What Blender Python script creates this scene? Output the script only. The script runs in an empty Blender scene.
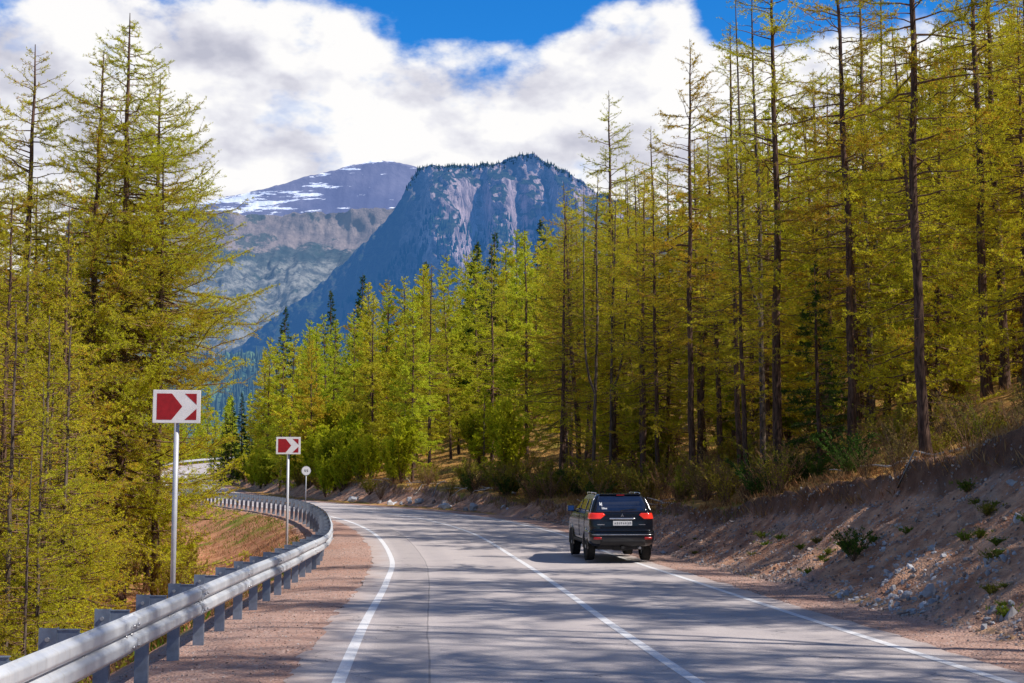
import bpy, bmesh, math
import numpy as np
from mathutils import Vector, Matrix
PI = math.pi
R = math.radians
scene = bpy.context.scene
C = scene.collection
rng = np.random.default_rng(11)

# ------------------------------------------------------------------ helpers
def link(o, parent=None, label=None, cat=None, group=None, kind=None):
    C.objects.link(o)
    if parent is not None: o.parent = parent
    if label: o['label'] = label
    if cat: o['category'] = cat
    if group: o['group'] = group
    if kind: o['kind'] = kind
    return o

def mesh_np(name, V, F, mats, mi=None, smooth=False, attrs=None):
    """V (n,3); F list of (array (m,k)) face blocks of equal size k"""
    me = bpy.data.meshes.new(name)
    V = np.ascontiguousarray(V, dtype=np.float32)
    me.vertices.add(len(V)); me.vertices.foreach_set('co', V.ravel())
    loops = np.concatenate([f.ravel() for f in F]).astype(np.int32)
    tot = np.concatenate([np.full(len(f), f.shape[1]) for f in F]).astype(np.int32)
    st = np.concatenate([[0], np.cumsum(tot)[:-1]]).astype(np.int32)
    me.loops.add(len(loops)); me.loops.foreach_set('vertex_index', loops)
    me.polygons.add(len(tot)); me.polygons.foreach_set('loop_start', st); me.polygons.foreach_set('loop_total', tot)
    for m in mats: me.materials.append(m)
    if mi is not None: me.polygons.foreach_set('material_index', np.asarray(mi, dtype=np.int32))
    me.polygons.foreach_set('use_smooth', np.full(len(tot), smooth, dtype=bool))
    if attrs:
        for k, a in attrs.items():
            at = me.attributes.new(k, 'FLOAT', 'POINT'); at.data.foreach_set('value', np.asarray(a, dtype=np.float32))
    me.update(calc_edges=True); me.validate()
    return me

def obj(name, me, parent=None, **kw):
    return link(bpy.data.objects.new(name, me), parent, **kw)

def empty(name, loc=(0, 0, 0), rz=0, **kw):
    o = bpy.data.objects.new(name, None); o.location = loc; o.rotation_euler = (0, 0, rz)
    o.empty_display_size = .2
    return link(o, None, **kw)

def dup(root, loc, rz=0, sc=1.0, label=None, group=None, tilt=(0, 0)):
    r = root.copy(); C.objects.link(r)
    r.location = loc; r.rotation_euler = (tilt[0], tilt[1], rz)
    r.scale = (sc if hasattr(sc, '__len__') else (sc, sc, sc))
    if label: r['label'] = label
    if group: r['group'] = group
    elif 'group' in r and group is None: pass
    for ch in KIDS[root.name]:
        c = ch.copy(); C.objects.link(c); c.parent = r
    return r
KIDS = {}

def hsh(ix, iy, seed):
    n = (ix.astype(np.int64) * 374761393 + iy.astype(np.int64) * 668265263 + seed * 1442695041) & 0x7fffffff
    n = ((n ^ (n >> 13)) * 1274126177) & 0x7fffffff
    return ((n ^ (n >> 16)) & 0xffff) / 65535.0
def vnoise(x, y, seed=0):
    ix = np.floor(x); iy = np.floor(y); fx = x - ix; fy = y - iy
    fx = fx * fx * (3 - 2 * fx); fy = fy * fy * (3 - 2 * fy)
    a = hsh(ix, iy, seed); b = hsh(ix + 1, iy, seed); c = hsh(ix, iy + 1, seed); d = hsh(ix + 1, iy + 1, seed)
    return (a * (1 - fx) + b * fx) * (1 - fy) + (c * (1 - fx) + d * fx) * fy
def fbm(x, y, oct=5, seed=0, gain=.5):
    s = 0; a = 1; t = 0
    for i in range(oct):
        s = s + a * (vnoise(x, y, seed + i * 17) - .5); t += a; a *= gain; x = x * 2.03 + 7.1; y = y * 2.03 + 3.3
    return s / t * 2

def boxes_mesh(name, boxes, mat, bevel=0, seg=2):
    """boxes: list of (matrix or centre, size)"""
    bm = bmesh.new()
    for c, s in boxes:
        M = c if isinstance(c, Matrix) else Matrix.Translation(c)
        bmesh.ops.create_cube(bm, size=1, matrix=M @ Matrix.Diagonal((s[0], s[1], s[2], 1)))
    if bevel: bmesh.ops.bevel(bm, geom=bm.edges[:], offset=bevel, segments=seg, affect='EDGES', profile=.6)
    me = bpy.data.meshes.new(name); bm.to_mesh(me); bm.free(); me.materials.append(mat)
    return me

def cyl_mesh(name, rad, p0, p1, mat, n=20, rad2=None, cap=True):
    bm = bmesh.new(); p0 = Vector(p0); p1 = Vector(p1); d = p1 - p0
    M = Matrix.Translation((p0 + p1) / 2) @ d.to_track_quat('Z', 'Y').to_matrix().to_4x4()
    bmesh.ops.create_cone(bm, cap_ends=cap, segments=n, radius1=rad, radius2=rad if rad2 is None else rad2, depth=d.length, matrix=M)
    for f in bm.faces: f.smooth = len(f.verts) == 4
    me = bpy.data.meshes.new(name); bm.to_mesh(me); bm.free(); me.materials.append(mat)
    return me

def join_meshes(name, mes):
    bm = bmesh.new()
    for m in mes: bm.from_mesh(m)
    me = bpy.data.meshes.new(name); bm.to_mesh(me); bm.free()
    me.materials.append(mes[0].materials[0]); return me

def tubes(P, rad, sides=3):
    """P (n,k,3) paths, rad (n,k) -> V, F quads"""
    n, k, _ = P.shape
    T = np.gradient(P, axis=1); T /= np.linalg.norm(T, axis=2, keepdims=True) + 1e-9
    up = np.where(np.abs(T[..., 2:3]) > .8, np.array([1., 0, 0]), np.array([0, 0, 1.]))
    A = np.cross(T, up); A /= np.linalg.norm(A, axis=2, keepdims=True) + 1e-9
    B = np.cross(T, A)
    ang = np.arange(sides) * 2 * PI / sides
    V = P[:, :, None] + rad[:, :, None, None] * (A[:, :, None] * np.cos(ang)[:, None] + B[:, :, None] * np.sin(ang)[:, None])
    idx = np.arange(n * k * sides).reshape(n, k, sides)
    a = idx[:, :-1]; b = np.roll(a, -1, 2); d = idx[:, 1:]; c = np.roll(d, -1, 2)
    F = np.stack([a, b, c, d], -1).reshape(-1, 4)
    return V.reshape(-1, 3), F

def blades(P, D, ln, wd, r):
    """rhombus leaf per point; P(n,3) D(n,3) ln(n) wd(n)"""
    n = len(P)
    D = D / (np.linalg.norm(D, axis=1, keepdims=True) + 1e-9)
    q = r.normal(size=(n, 3)); S = np.cross(D, q); S /= np.linalg.norm(S, axis=1, keepdims=True) + 1e-9
    ln = ln[:, None]; wd = wd[:, None]
    V = np.stack([P, P + D * ln * .45 + S * wd * .5, P + D * ln, P + D * ln * .5 - S * wd * .5], 1)
    F = np.arange(n * 4).reshape(n, 4)
    return V.reshape(-1, 3), F

# ------------------------------------------------------------------ materials
def nmat(name):
    m = bpy.data.materials.new(name); m.use_nodes = True
    nt = m.node_tree; nt.nodes.clear()
    out = nt.nodes.new('ShaderNodeOutputMaterial')
    return m, nt, out
class NT:
    def __init__(s, nt): s.nt = nt
    def n(s, t, **kw):
        nd = s.nt.nodes.new(t)
        for k, v in kw.items():
            if k.startswith('i_'): nd.inputs[int(k[2:]) if k[2:].isdigit() else k[2:].replace('_', ' ')].default_value = v
            else: setattr(nd, k, v)
        return nd
    def l(s, a, b): s.nt.links.new(a, b)
    def val(s, x, sock):
        if hasattr(x, 'is_linked') or isinstance(x, bpy.types.NodeSocket): s.l(x, sock)
        else: sock.default_value = x
    def math(s, op, a, b=0.0, c=None, clamp=False):
        nd = s.n('ShaderNodeMath', operation=op); nd.use_clamp = clamp
        s.val(a, nd.inputs[0]); s.val(b, nd.inputs[1])
        if c is not None: s.val(c, nd.inputs[2])
        return nd.outputs[0]
    def mix(s, f, a, b, mode='MIX'):
        nd = s.n('ShaderNodeMix', data_type='RGBA', blend_type=mode)
        s.val(f, nd.inputs[0])
        for x, i in ((a, 6), (b, 7)):
            if isinstance(x, tuple): nd.inputs[i].default_value = (*x[:3], 1)
            else: s.l(x, nd.inputs[i])
        return nd.outputs[2]
    def noise(s, vec, scale, detail=4, rough=.55, out='Fac', dist=0, dim='3D'):
        nd = s.n('ShaderNodeTexNoise', noise_dimensions=dim); nd.inputs['Scale'].default_value = scale
        nd.inputs['Detail'].default_value = detail; nd.inputs['Roughness'].default_value = rough; nd.inputs['Distortion'].default_value = dist
        if vec is not None: s.l(vec, nd.inputs['Vector'])
        return nd.outputs[out]
    def ramp(s, f, stops, interp='LINEAR'):
        nd = s.n('ShaderNodeValToRGB'); cr = nd.color_ramp; cr.interpolation = interp
        while len(cr.elements) < len(stops): cr.elements.new(.5)
        for e, (p, c) in zip(cr.elements, stops):
            e.position = p; e.color = (*c, 1) if isinstance(c, tuple) else (c, c, c, 1)
        s.l(f, nd.inputs[0]); return nd.outputs[0]
    def step(s, x, a, b):
        nd = s.n('ShaderNodeMapRange', interpolation_type='SMOOTHSTEP')
        s.val(x, nd.inputs[0]); nd.inputs[1].default_value = a; nd.inputs[2].default_value = b
        return nd.outputs[0]
    def attr(s, name): return s.n('ShaderNodeAttribute', attribute_name=name).outputs['Fac']
    def pos(s): return s.n('ShaderNodeNewGeometry').outputs['Position']
    def mapping(s, vec, sc):
        nd = s.n('ShaderNodeMapping'); s.l(vec, nd.inputs[0]); nd.inputs['Scale'].default_value = sc; return nd.outputs[0]
    def bump(s, h, strength=.5, dist=.02, normal=None):
        nd = s.n('ShaderNodeBump'); nd.inputs['Strength'].default_value = strength; nd.inputs['Distance'].default_value = dist
        s.l(h, nd.inputs['Height'])
        if normal is not None: s.l(normal, nd.inputs['Normal'])
        return nd.outputs[0]
    def bsdf(s, out, col, rough=.8, metal=0, normal=None, spec=.3, emit=None, estr=0, coat=0):
        b = s.n('ShaderNodeBsdfPrincipled')
        if isinstance(col, tuple): b.inputs['Base Color'].default_value = (*col[:3], 1)
        else: s.l(col, b.inputs['Base Color'])
        s.val(rough, b.inputs['Roughness']); s.val(metal, b.inputs['Metallic']); b.inputs['Specular IOR Level'].default_value = spec
        if coat: b.inputs['Coat Weight'].default_value = coat; b.inputs['Coat Roughness'].default_value = .04
        if normal is not None: s.l(normal, b.inputs['Normal'])
        if emit is not None:
            if isinstance(emit, tuple): b.inputs['Emission Color'].default_value = (*emit, 1)
            else: s.l(emit, b.inputs['Emission Color'])
            b.inputs['Emission Strength'].default_value = estr
        s.l(b.outputs[0], out.inputs[0]); return b

def simple(name, col, rough=.6, metal=0, spec=.4, coat=0, var=.15, scale=6, bump=0):
    m, nt, out = nmat(name); g = NT(nt)
    n = g.noise(g.n('ShaderNodeTexCoord').outputs['Object'], scale, 5, .6)
    f = g.step(n, .3, .7)
    c = g.mix(f, tuple(v * (1 - var) for v in col), tuple(min(1, v * (1 + var)) for v in col))
    nrm = g.bump(n, bump, .01) if bump else None
    g.bsdf(out, c, rough, metal, nrm, spec, coat=coat); return m

def leaf_mat(name, dark, mid, light, rust, rustamt=.1, trans=.5, fresh=(.2, .3, .03)):
    m, nt, out = nmat(name); g = NT(nt)
    t = g.attr('tint'); r = g.n('ShaderNodeObjectInfo').outputs['Random']
    tt = g.math('ADD', g.math('MULTIPLY', t, .72), g.math('MULTIPLY', r, .28))
    c = g.ramp(tt, [(0.0, dark), (.45, mid), (.85, light), (1.0, light)])
    ru = g.attr('rust')
    c = g.mix(g.math('MULTIPLY', g.step(ru, 1 - rustamt * 2, 1.02 - rustamt), .85), c, rust)
    r2 = g.math('FRACT', g.math('MULTIPLY', r, 17.31))
    c = g.mix(g.math('MULTIPLY', g.step(r2, .40, 1.0), .42), c, rust)
    r3 = g.math('FRACT', g.math('MULTIPLY', r, 7.77))
    c = g.mix(g.math('MULTIPLY', g.step(r3, .40, .95), .42), c, fresh)
    d = g.n('ShaderNodeBsdfDiffuse'); g.l(c, d.inputs[0])
    tr = g.n('ShaderNodeBsdfTranslucent'); g.l(c, tr.inputs[0])
    mx = g.n('ShaderNodeMixShader'); mx.inputs[0].default_value = trans
    g.l(d.outputs[0], mx.inputs[1]); g.l(tr.outputs[0], mx.inputs[2]); g.l(mx.outputs[0], out.inputs[0])
    return m

def bark_mat(name, a, b, sc=6):
    m, nt, out = nmat(name); g = NT(nt)
    tc = g.n('ShaderNodeTexCoord').outputs['Object']
    n = g.noise(g.mapping(tc, (sc, sc, sc * .18)), 2.2, 6, .65)
    n2 = g.noise(tc, .5, 2, .5)
    c = g.mix(g.step(n, .35, .68), a, b)
    c = g.mix(g.math('MULTIPLY', g.step(n2, .5, .75), .4), c, tuple(min(1, v * 1.7) for v in b))
    g.bsdf(out, c, .9, 0, g.bump(n, .8, .03), .15); return m

M_LARCH = leaf_mat('larch_needles', (.30, .28, .022), (.68, .64, .035), (.95, .88, .06), (.66, .31, .045), .17, .5, (.54, .66, .04))
M_LARCH_FAR = leaf_mat('larch_needles_far', (.28, .32, .025), (.62, .64, .04), (.90, .86, .07), (.62, .32, .05), .13, .5, (.46, .64, .045))
M_SPRUCE = leaf_mat('spruce_needles', (.02, .05, .014), (.05, .11, .02), (.12, .19, .03), (.10, .11, .02), .04, .25, (.07, .14, .03))
M_YOUNG = leaf_mat('young_leaves', (.26, .34, .014), (.48, .52, .02), (.66, .64, .04), (.38, .28, .03), .05, .5, (.5, .62, .03))
M_SHRUB = leaf_mat('shrub_leaves', (.15, .15, .018), (.33, .29, .03), (.52, .42, .05), (.24, .12, .04), .15, .4)
M_DRY = leaf_mat('dry_grass', (.18, .10, .045), (.40, .24, .11), (.58, .40, .20), (.30, .13, .06), .15, .3)
M_GRASS = leaf_mat('green_grass', (.05, .10, .012), (.12, .20, .02), (.24, .30, .03), (.3, .2, .06), .12, .35)
M_BARK = bark_mat('larch_bark', (.05, .03, .024), (.19, .115, .085))
M_BARK_L = bark_mat('pale_bark', (.06, .045, .038), (.21, .16, .13))
M_TWIG = bark_mat('twigs', (.09, .052, .034), (.27, .16, .10))
M_TWIG_RED = bark_mat('reddish_twigs', (.10, .05, .032), (.26, .15, .10))
M_DEAD = bark_mat('dead_wood', (.28, .24, .21), (.52, .47, .42))
m, nt, out = nmat('galvanised_steel'); g = NT(nt); P = g.pos()
n1 = g.noise(P, 3.0, 6, .65); n2 = g.noise(g.mapping(P, (1, 1, .2)), 14, 4, .6)
c = g.mix(g.step(n1, .3, .7), (.55, .58, .63), (.70, .72, .75)); c = g.mix(g.math('MULTIPLY', g.step(n2, .52, .75), .35), c, (.40, .37, .34))
g.bsdf(out, c, g.math('ADD', .42, g.math('MULTIPLY', n1, .25)), .35, g.bump(n1, .15, .01), .4); M_GALV = m
M_POST = simple('galvanised_post', (.20, .24, .31), .55, .35, .4, var=.2, scale=9)
M_BOLT = simple('bolt_steel', (.45, .45, .47), .4, .8)
M_SIGNWHITE = simple('sign_white', (.78, .76, .76), .5, 0, .4, var=.05)
M_SIGNRED = simple('sign_red', (.34, .010, .014), .45, 0, .4, var=.12, scale=14)
M_POLE = simple('sign_pole_grey', (.60, .61, .64), .5, .2, .4, var=.08)
M_SIGNBACK = simple('sign_back', (.3, .31, .33), .6, .3)
M_BLACK = simple('black_marking', (.03, .03, .04), .6)

# ------------------------------------------------------------------ road geometry (fitted centre line: x, y, z every 10 m)
CL = np.array([[5.6,-40,0],[4.9,-30,0],[4.1,-20,0],[3.14,-10,0],[2.62,0,0],[2.02,9.98,-.02],[1.38,19.96,-.03],[.82,29.95,-.03],[.08,39.92,.03],[-1.34,49.81,.43],
 [-3.46,59.58,.72],[-6.1,69.23,.89],[-9.08,78.77,1.0],[-12.28,88.25,1.11],[-15.57,97.69,1.21],[-18.87,107.13,1.32],[-22.09,116.6,1.45],
 [-25.18,126.11,1.6],[-28.11,135.67,1.78],[-30.89,145.28,1.98],[-33.52,154.92,2.2],[-36.03,164.6,2.43],[-38.46,174.3,2.69],[-40.85,184.,2.95],
 [-43.4,193.7,3.3],[-46.0,203.3,3.8],[-48.6,213,4.45],[-50.8,222.6,5.2],[-52.0,232.5,6.0],[-51.8,242.5,6.8],[-49.8,252,7.5],[-46.0,261,8.1],[-40.5,269,8.7],
 [-33.5,276,9.2],[-25,281,9.7],[-15.5,284,10.2],[-5.5,285.5,10.7],[5,287,11.2],[15,290,11.8],[25,294,12.4]])
def catmull(P, sub=10):
    out = []
    n = len(P)
    for i in range(n - 1):
        p0 = P[max(i - 1, 0)]; p1 = P[i]; p2 = P[i + 1]; p3 = P[min(i + 2, n - 1)]
        t = (np.arange(sub) / sub)[:, None]
        out.append(.5 * ((2 * p1) + (-p0 + p2) * t + (2 * p0 - 5 * p1 + 4 * p2 - p3) * t ** 2 + (-p0 + 3 * p1 - 3 * p2 + p3) * t ** 3))
    out.append(P[-1:]); return np.concatenate(out)
CP = catmull(CL, 10)
CT = np.gradient(CP[:, :2], axis=0); CT /= np.linalg.norm(CT, axis=1, keepdims=True)
CN = np.c_[CT[:, 1], -CT[:, 0]]                    # right-hand normal
CS = np.r_[0, np.cumsum(np.linalg.norm(np.diff(CP[:, :2], axis=0), axis=1))] - 40.0
def road_pt(s, d, dz=0.0):
    s = np.asarray(s, dtype=float)
    x = np.interp(s, CS, CP[:, 0]); y = np.interp(s, CS, CP[:, 1]); z = np.interp(s, CS, CP[:, 2])
    nx = np.interp(s, CS, CN[:, 0]); ny = np.interp(s, CS, CN[:, 1])
    return np.stack([x + nx * d, y + ny * d, z + dz + 0 * s], -1)
def road_dir(s):
    return np.array([np.interp(s, CS, CT[:, 0]), np.interp(s, CS, CT[:, 1])])
WL, WR, WG = 3.42, 2.97, 5.25

def sd(x, y):
    """signed distance to the road centre line, and station"""
    x = np.asarray(x, float).ravel(); y = np.asarray(y, float).ravel()
    dd = np.empty(len(x)); ss = np.empty(len(x))
    for a in range(0, len(x), 20000):
        xx = x[a:a + 20000, None]; yy = y[a:a + 20000, None]
        q = (xx - CP[:, 0]) ** 2 + (yy - CP[:, 1]) ** 2
        i = q.argmin(1)
        ox = xx[:, 0] - CP[i, 0]; oy = yy[:, 0] - CP[i, 1]
        tt = ox * CT[i, 0] + oy * CT[i, 1]
        side = ox * CN[i, 0] + oy * CN[i, 1]
        dist = np.where(np.abs(tt) < .8, np.abs(side), np.sqrt(q[np.arange(len(i)), i]))
        dd[a:a + 20000] = np.sign(side) * dist
        ss[a:a + 20000] = CS[i] + np.clip(tt, -1, 1)
    return dd, ss

def sm(a, b, x):
    t = np.clip((x - a) / (b - a), 0, 1); return t * t * (3 - 2 * t)

def ground(x, y, full=False):
    shp = np.shape(x); x = np.asarray(x, float).ravel(); y = np.asarray(y, float).ravel()
    d, s = sd(x, y)
    zr = np.interp(s, CS, CP[:, 2])
    z = zr - .06
    # right: toe of the cut, bank, hill
    toe = 4.45 + .25 * fbm(s * .25, s * 0 + 3, 3, 5) + np.interp(s, [60, 90, 200, 230], [0, 1.2, 1.0, .6])
    hb = np.interp(s, [-10, 15, 22, 27, 32, 37, 46, 55, 65, 85, 110, 300], [4.3, 4.0, 3.55, 2.9, 2.35, 1.85, 1.05, .7, .7, 1.1, 1.6, 1.6])
    hb = hb + .18 * fbm(s * .35, s * 0 + 9, 3, 8)
    wb = hb * 1.12 + .3
    u = (d - toe) / wb
    bank = np.clip(u, 0, 1)
    prof = .84 * bank ** 1.12 + .16 * sm(.91, .97, bank + .05 * fbm(s * .9, s * 0 + 2, 3, 71))
    zb = prof * hb
    g1 = np.interp(s, [0, 35, 55, 75, 100, 140, 300], [.42, .42, .30, .18, .14, .20, .25])
    over = np.maximum(d - toe - wb, 0)
    zh = over * g1 * np.clip(.25 + over / 8, 0, 1)
    zh = zh + np.maximum(over - 16, 0) * np.maximum(.34 - g1, 0) * 1.0
    zh = np.where(over > 70, zh - (over - 70) * .12, zh)
    right = d > 0
    z = z + np.where(right, zb + zh, 0)
    # left: shoulder, drop, hollow
    dl = -d
    dep = np.interp(s, [-10, 20, 35, 50, 75, 110, 200, 250], [2.9, 2.7, 2.2, 1.5, 1.25, 1.3, 1.6, 1.2])
    z = z - np.where(~right, dep * sm(5.55, 9.3, dl) + .05 * sm(4.6, 5.5, dl) + np.maximum(dl - 9.3, 0) * np.interp(s, [30, 60, 90], [.06, .02, .03]) + np.maximum(dl - 55, 0) * .12, 0)
    # unevenness
    off = np.where(right, sm(toe + .1, toe + 1.2, d), sm(5.6, 8, dl))
    z = z + off * (.30 * fbm(x * .22, y * .22, 4, 21) + .10 * fbm(x * 1.1, y * 1.1, 4, 31))
    onb = sm(0, .12, u) * (1 - sm(.96, 1.1, u)) * right
    z = z + onb * (.30 * fbm(s * .5, d * .35, 5, 41) - .20 * np.abs(fbm(s * 1.5, d * .22 + s * .3, 4, 47)) + .15 * fbm(x * 2.6, y * 2.6, 5, 43, .6))
    shoulder = np.where(right, sm(3.2, 3.5, d) * (1 - off), sm(3.65, 3.95, dl))
    z = z + shoulder * (.03 * fbm(x * 1.6, y * 1.6, 4, 51) + .062)
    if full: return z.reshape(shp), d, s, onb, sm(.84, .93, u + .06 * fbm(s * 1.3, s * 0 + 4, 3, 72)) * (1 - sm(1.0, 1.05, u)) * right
    return z.reshape(shp)
def gz(x, y): return float(ground(np.array([x]), np.array([y]))[0])

# ------------------------------------------------------------------ ground sheet
def axis(segs):
    out = []
    for a, b, st in segs: out.append(np.arange(a, b, st))
    out.append([segs[-1][1]]); return np.concatenate(out)
gx = axis([(-260, -70, 6), (-70, -24, .8), (-24, -13, .3), (-13, 15, .12), (15, 30, .4), (30, 60, 1.5), (60, 260, 6)])
gy = axis([(-60, 4, 4), (4, 9, .8), (9, 45, .17), (45, 75, .32), (75, 130, .8), (130, 300, 2.5), (300, 470, 8)])
GX, GY = np.meshgrid(gx, gy)
GZ, gd, gs, gb, glip = ground(GX, GY, True)
edge = np.maximum.reduce([sm(210, 258, np.abs(GX)), sm(430, 468, GY), sm(30, 58, -GY)])
GZ = GZ * (1 - edge) + (-24) * edge
V = np.stack([GX, GY, GZ], -1).reshape(-1, 3)
ii = np.arange(len(V)).reshape(GX.shape)
F = np.stack([ii[:-1, :-1], ii[:-1, 1:], ii[1:, 1:], ii[1:, :-1]], -1).reshape(-1, 4)

m, nt, out = nmat('roadside_ground'); g = NT(nt)
P = g.pos(); dA = g.attr('sd'); bA = g.attr('bank')
nL = g.noise(P, .35, 5, .6); nM = g.noise(P, 2.2, 6, .65); nF = g.noise(P, 14, 5, .7)
vor = g.n('ShaderNodeTexVoronoi', feature='F1'); vor.inputs['Scale'].default_value = 26; g.l(P, vor.inputs['Vector'])
vor2 = g.n('ShaderNodeTexVoronoi', feature='F1'); vor2.inputs['Scale'].default_value = 7.5; vor2.inputs['Randomness'].default_value = 1; g.l(P, vor2.inputs['Vector'])
# gravel shoulder
pebc = g.ramp(vor.outputs['Color'], [(0, (.22, .13, .10)), (.5, (.46, .29, .24)), (1, (.66, .53, .47))])
grav = g.mix(g.step(nF, .35, .65), (.62, .37, .28), (.48, .32, .25))
grav = g.mix(.5, grav, pebc)
grav = g.mix(g.math('MULTIPLY', g.step(nL, .45, .65), .5), grav, (.45, .24, .17))
# bank earth
earth = g.mix(g.step(nM, .35, .66), (.36, .17, .10), (.70, .40, .25))
earth = g.mix(g.math('MULTIPLY', g.step(g.noise(P, .8, 4, .6), .50, .72), .6), earth, (.36, .28, .23))
peb = g.math('MULTIPLY', g.math('LESS_THAN', vor2.outputs['Distance'], .22), g.step(g.noise(P, 3, 2), .48, .55))
earth = g.mix(g.math('MULTIPLY', peb, .85), earth, (.46, .43, .42))
earth = g.mix(g.math('MULTIPLY', g.math('LESS_THAN', vor.outputs['Distance'], .2), .45), earth, (.44, .39, .36))
# forest floor
floor = g.mix(g.step(nM, .35, .65), (.34, .17, .05), (.58, .33, .10))
floor = g.mix(g.math('MULTIPLY', g.step(nL, .50, .66), .6), floor, (.26, .28, .04))
# hollow on the left
holl = g.mix(g.step(nM, .35, .65), (.44, .18, .09), (.68, .34, .18))
holl = g.mix(g.step(g.noise(P, .28, 5, .7), .54, .64), holl, (.24, .25, .035))
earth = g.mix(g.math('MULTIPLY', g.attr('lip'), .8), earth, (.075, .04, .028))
right = g.step(dA, 0, .01)
onbank = g.math('MULTIPLY', bA, 1.0)
base = g.mix(right, holl, floor)
base = g.mix(g.step(g.math('ADD', onbank, g.math('MULTIPLY', g.math('SUBTRACT', nM, .5), .8)), .3, .55), base, earth)
ad = g.math('ABSOLUTE', g.math('ADD', dA, .6))
gm = g.math('SUBTRACT', 1, g.step(g.math('ADD', ad, g.math('MULTIPLY', g.math('SUBTRACT', nM, .5), 1.2)), 5.0, 5.6))
base = g.mix(gm, base, grav)
hgt = g.math('ADD', g.math('MULTIPLY', nM, 1.0), g.math('ADD', g.math('MULTIPLY', nF, .5), g.math('MULTIPLY', vor.outputs['Distance'], -.45)))
g.bsdf(out, base, .95, 0, g.bump(hgt, .9, .05), .15)
M_GROUND = m
me = mesh_np('ground', V, [F], [M_GROUND], smooth=True, attrs={'sd': gd, 'bank': gb, 'lip': glip})
obj('ground', me, kind='structure')

# wide valley floor to the horizon
m, nt, out = nmat('valley_floor'); g = NT(nt)
n = g.noise(g.pos(), .012, 8, .65)
c = g.mix(g.step(n, .4, .6), (.035, .06, .05), (.10, .12, .06))
g.bsdf(out, c, .95, spec=.05, emit=(.10, .22, .42), estr=.25)  # faint blue emission paints distance haze over the valley floor
k = 41; vx = np.linspace(-16000, 16000, k); vy = np.linspace(-4000, 26000, k)
VX, VY = np.meshgrid(vx, vy); V = np.stack([VX, VY, VX * 0 - 24.5], -1).reshape(-1, 3)
ii = np.arange(k * k).reshape(k, k); F = np.stack([ii[:-1, :-1], ii[:-1, 1:], ii[1:, 1:], ii[1:, :-1]], -1).reshape(-1, 4)
obj('valley_ground', mesh_np('valley_ground', V, [F], [m]), kind='structure')

# ------------------------------------------------------------------ road and its markings
def ribbon(name, s, offs, dz, mat, crown=0, raggedness=0):
    P = [road_pt(s, o + (raggedness * fbm(s * 1.7, s * 0 + 5, 3, 77) if raggedness and i in (0, len(offs) - 1) else 0)) for i, o in enumerate(offs)]
    V = np.stack(P, 1); n, k = V.shape[:2]
    V[:, :, 2] += dz
    dd = np.broadcast_to(np.array(offs), (n, k)).ravel(); st = np.repeat(s, k)
    ii = np.arange(n * k).reshape(n, k)
    F = np.stack([ii[:-1, :-1], ii[:-1, 1:], ii[1:, 1:], ii[1:, :-1]], -1).reshape(-1, 4)
    return obj(name, mesh_np(name, V.reshape(-1, 3), [F], [mat], smooth=True, attrs={'rd': dd, 'st': st}), kind='structure')
m, nt, out = nmat('asphalt'); g = NT(nt)
P = g.pos(); rd = g.attr('rd'); st = g.attr('st')
co = g.n('ShaderNodeCombineXYZ'); g.l(rd, co.inputs[0]); g.l(g.math('MULTIPLY', st, .12), co.inputs[1])
nf = g.noise(P, 55, 4, .7); nm = g.noise(P, 1.1, 6, .6); ns = g.noise(co.outputs[0], 1.6, 5, .6)
vor = g.n('ShaderNodeTexVoronoi'); vor.inputs['Scale'].default_value = 70; g.l(P, vor.inputs['Vector'])
c = g.mix(g.step(nf, .3, .7), (.46, .405, .385), (.69, .615, .585))
c = g.mix(g.math('MULTIPLY', g.step(vor.outputs['Color'], .75, .95), .35), c, (.70, .64, .61))
c = g.mix(g.math('MULTIPLY', g.step(nm, .4, .7), .30), c, (.42, .375, .38))
c = g.mix(g.math('MULTIPLY', g.step(ns, .45, .7), .30), c, (.58, .52, .495))
# paver seam in the left lane and wheel tracks
seam = g.math('LESS_THAN', g.math('ABSOLUTE', g.math('ADD', rd, g.math('ADD', 2.52, g.math('MULTIPLY', g.noise(P, .5, 2), .05)))), .011)
c = g.mix(g.math('MULTIPLY', seam, .5), c, (.11, .10, .10))
band = g.math('MULTIPLY', g.step(rd, -3.3, -3.1), g.math('SUBTRACT', 1, g.step(rd, -2.6, -2.5)))
c = g.mix(g.math('MULTIPLY', band, .25), c, (.25, .215, .215))
for w in (-2.1, -.7, .75, 2.15):
    tr = g.math('SUBTRACT', 1, g.step(g.math('ABSOLUTE', g.math('SUBTRACT', rd, w)), .1, .45))
    c = g.mix(g.math('MULTIPLY', tr, .28), c, (.38, .34, .345))
dust = g.step(g.math('ADD', g.math('ABSOLUTE', g.math('ADD', rd, .2)), g.math('MULTIPLY', g.math('SUBTRACT', nm, .5), 1.2)), 3.2, 3.8)
c = g.mix(g.math('MULTIPLY', dust, .6), c, (.52, .39, .33))
cr = g.n('ShaderNodeTexVoronoi', feature='DISTANCE_TO_EDGE'); cr.inputs['Scale'].default_value = .22
wp = g.n('ShaderNodeVectorMath', operation='ADD'); g.l(P, wp.inputs[0]); g.l(g.noise(P, 1.2, 4, .6, 'Color'), wp.inputs[1]); g.l(wp.outputs[0], cr.inputs['Vector'])
crk = g.math('MULTIPLY', g.math('LESS_THAN', cr.outputs['Distance'], .0022), g.step(nm, .45, .55))
c = g.mix(g.math('MULTIPLY', crk, .6), c, (.09, .08, .085))
g.bsdf(out, c, .82, 0, g.bump(g.math('ADD', nf, g.math('MULTIPLY', vor.outputs['Distance'], .5)), .6, .012), .3)
M_ASPH = m
s_all = np.concatenate([np.arange(-38, 70, .5), np.arange(70, 320, 1.0)])
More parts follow.
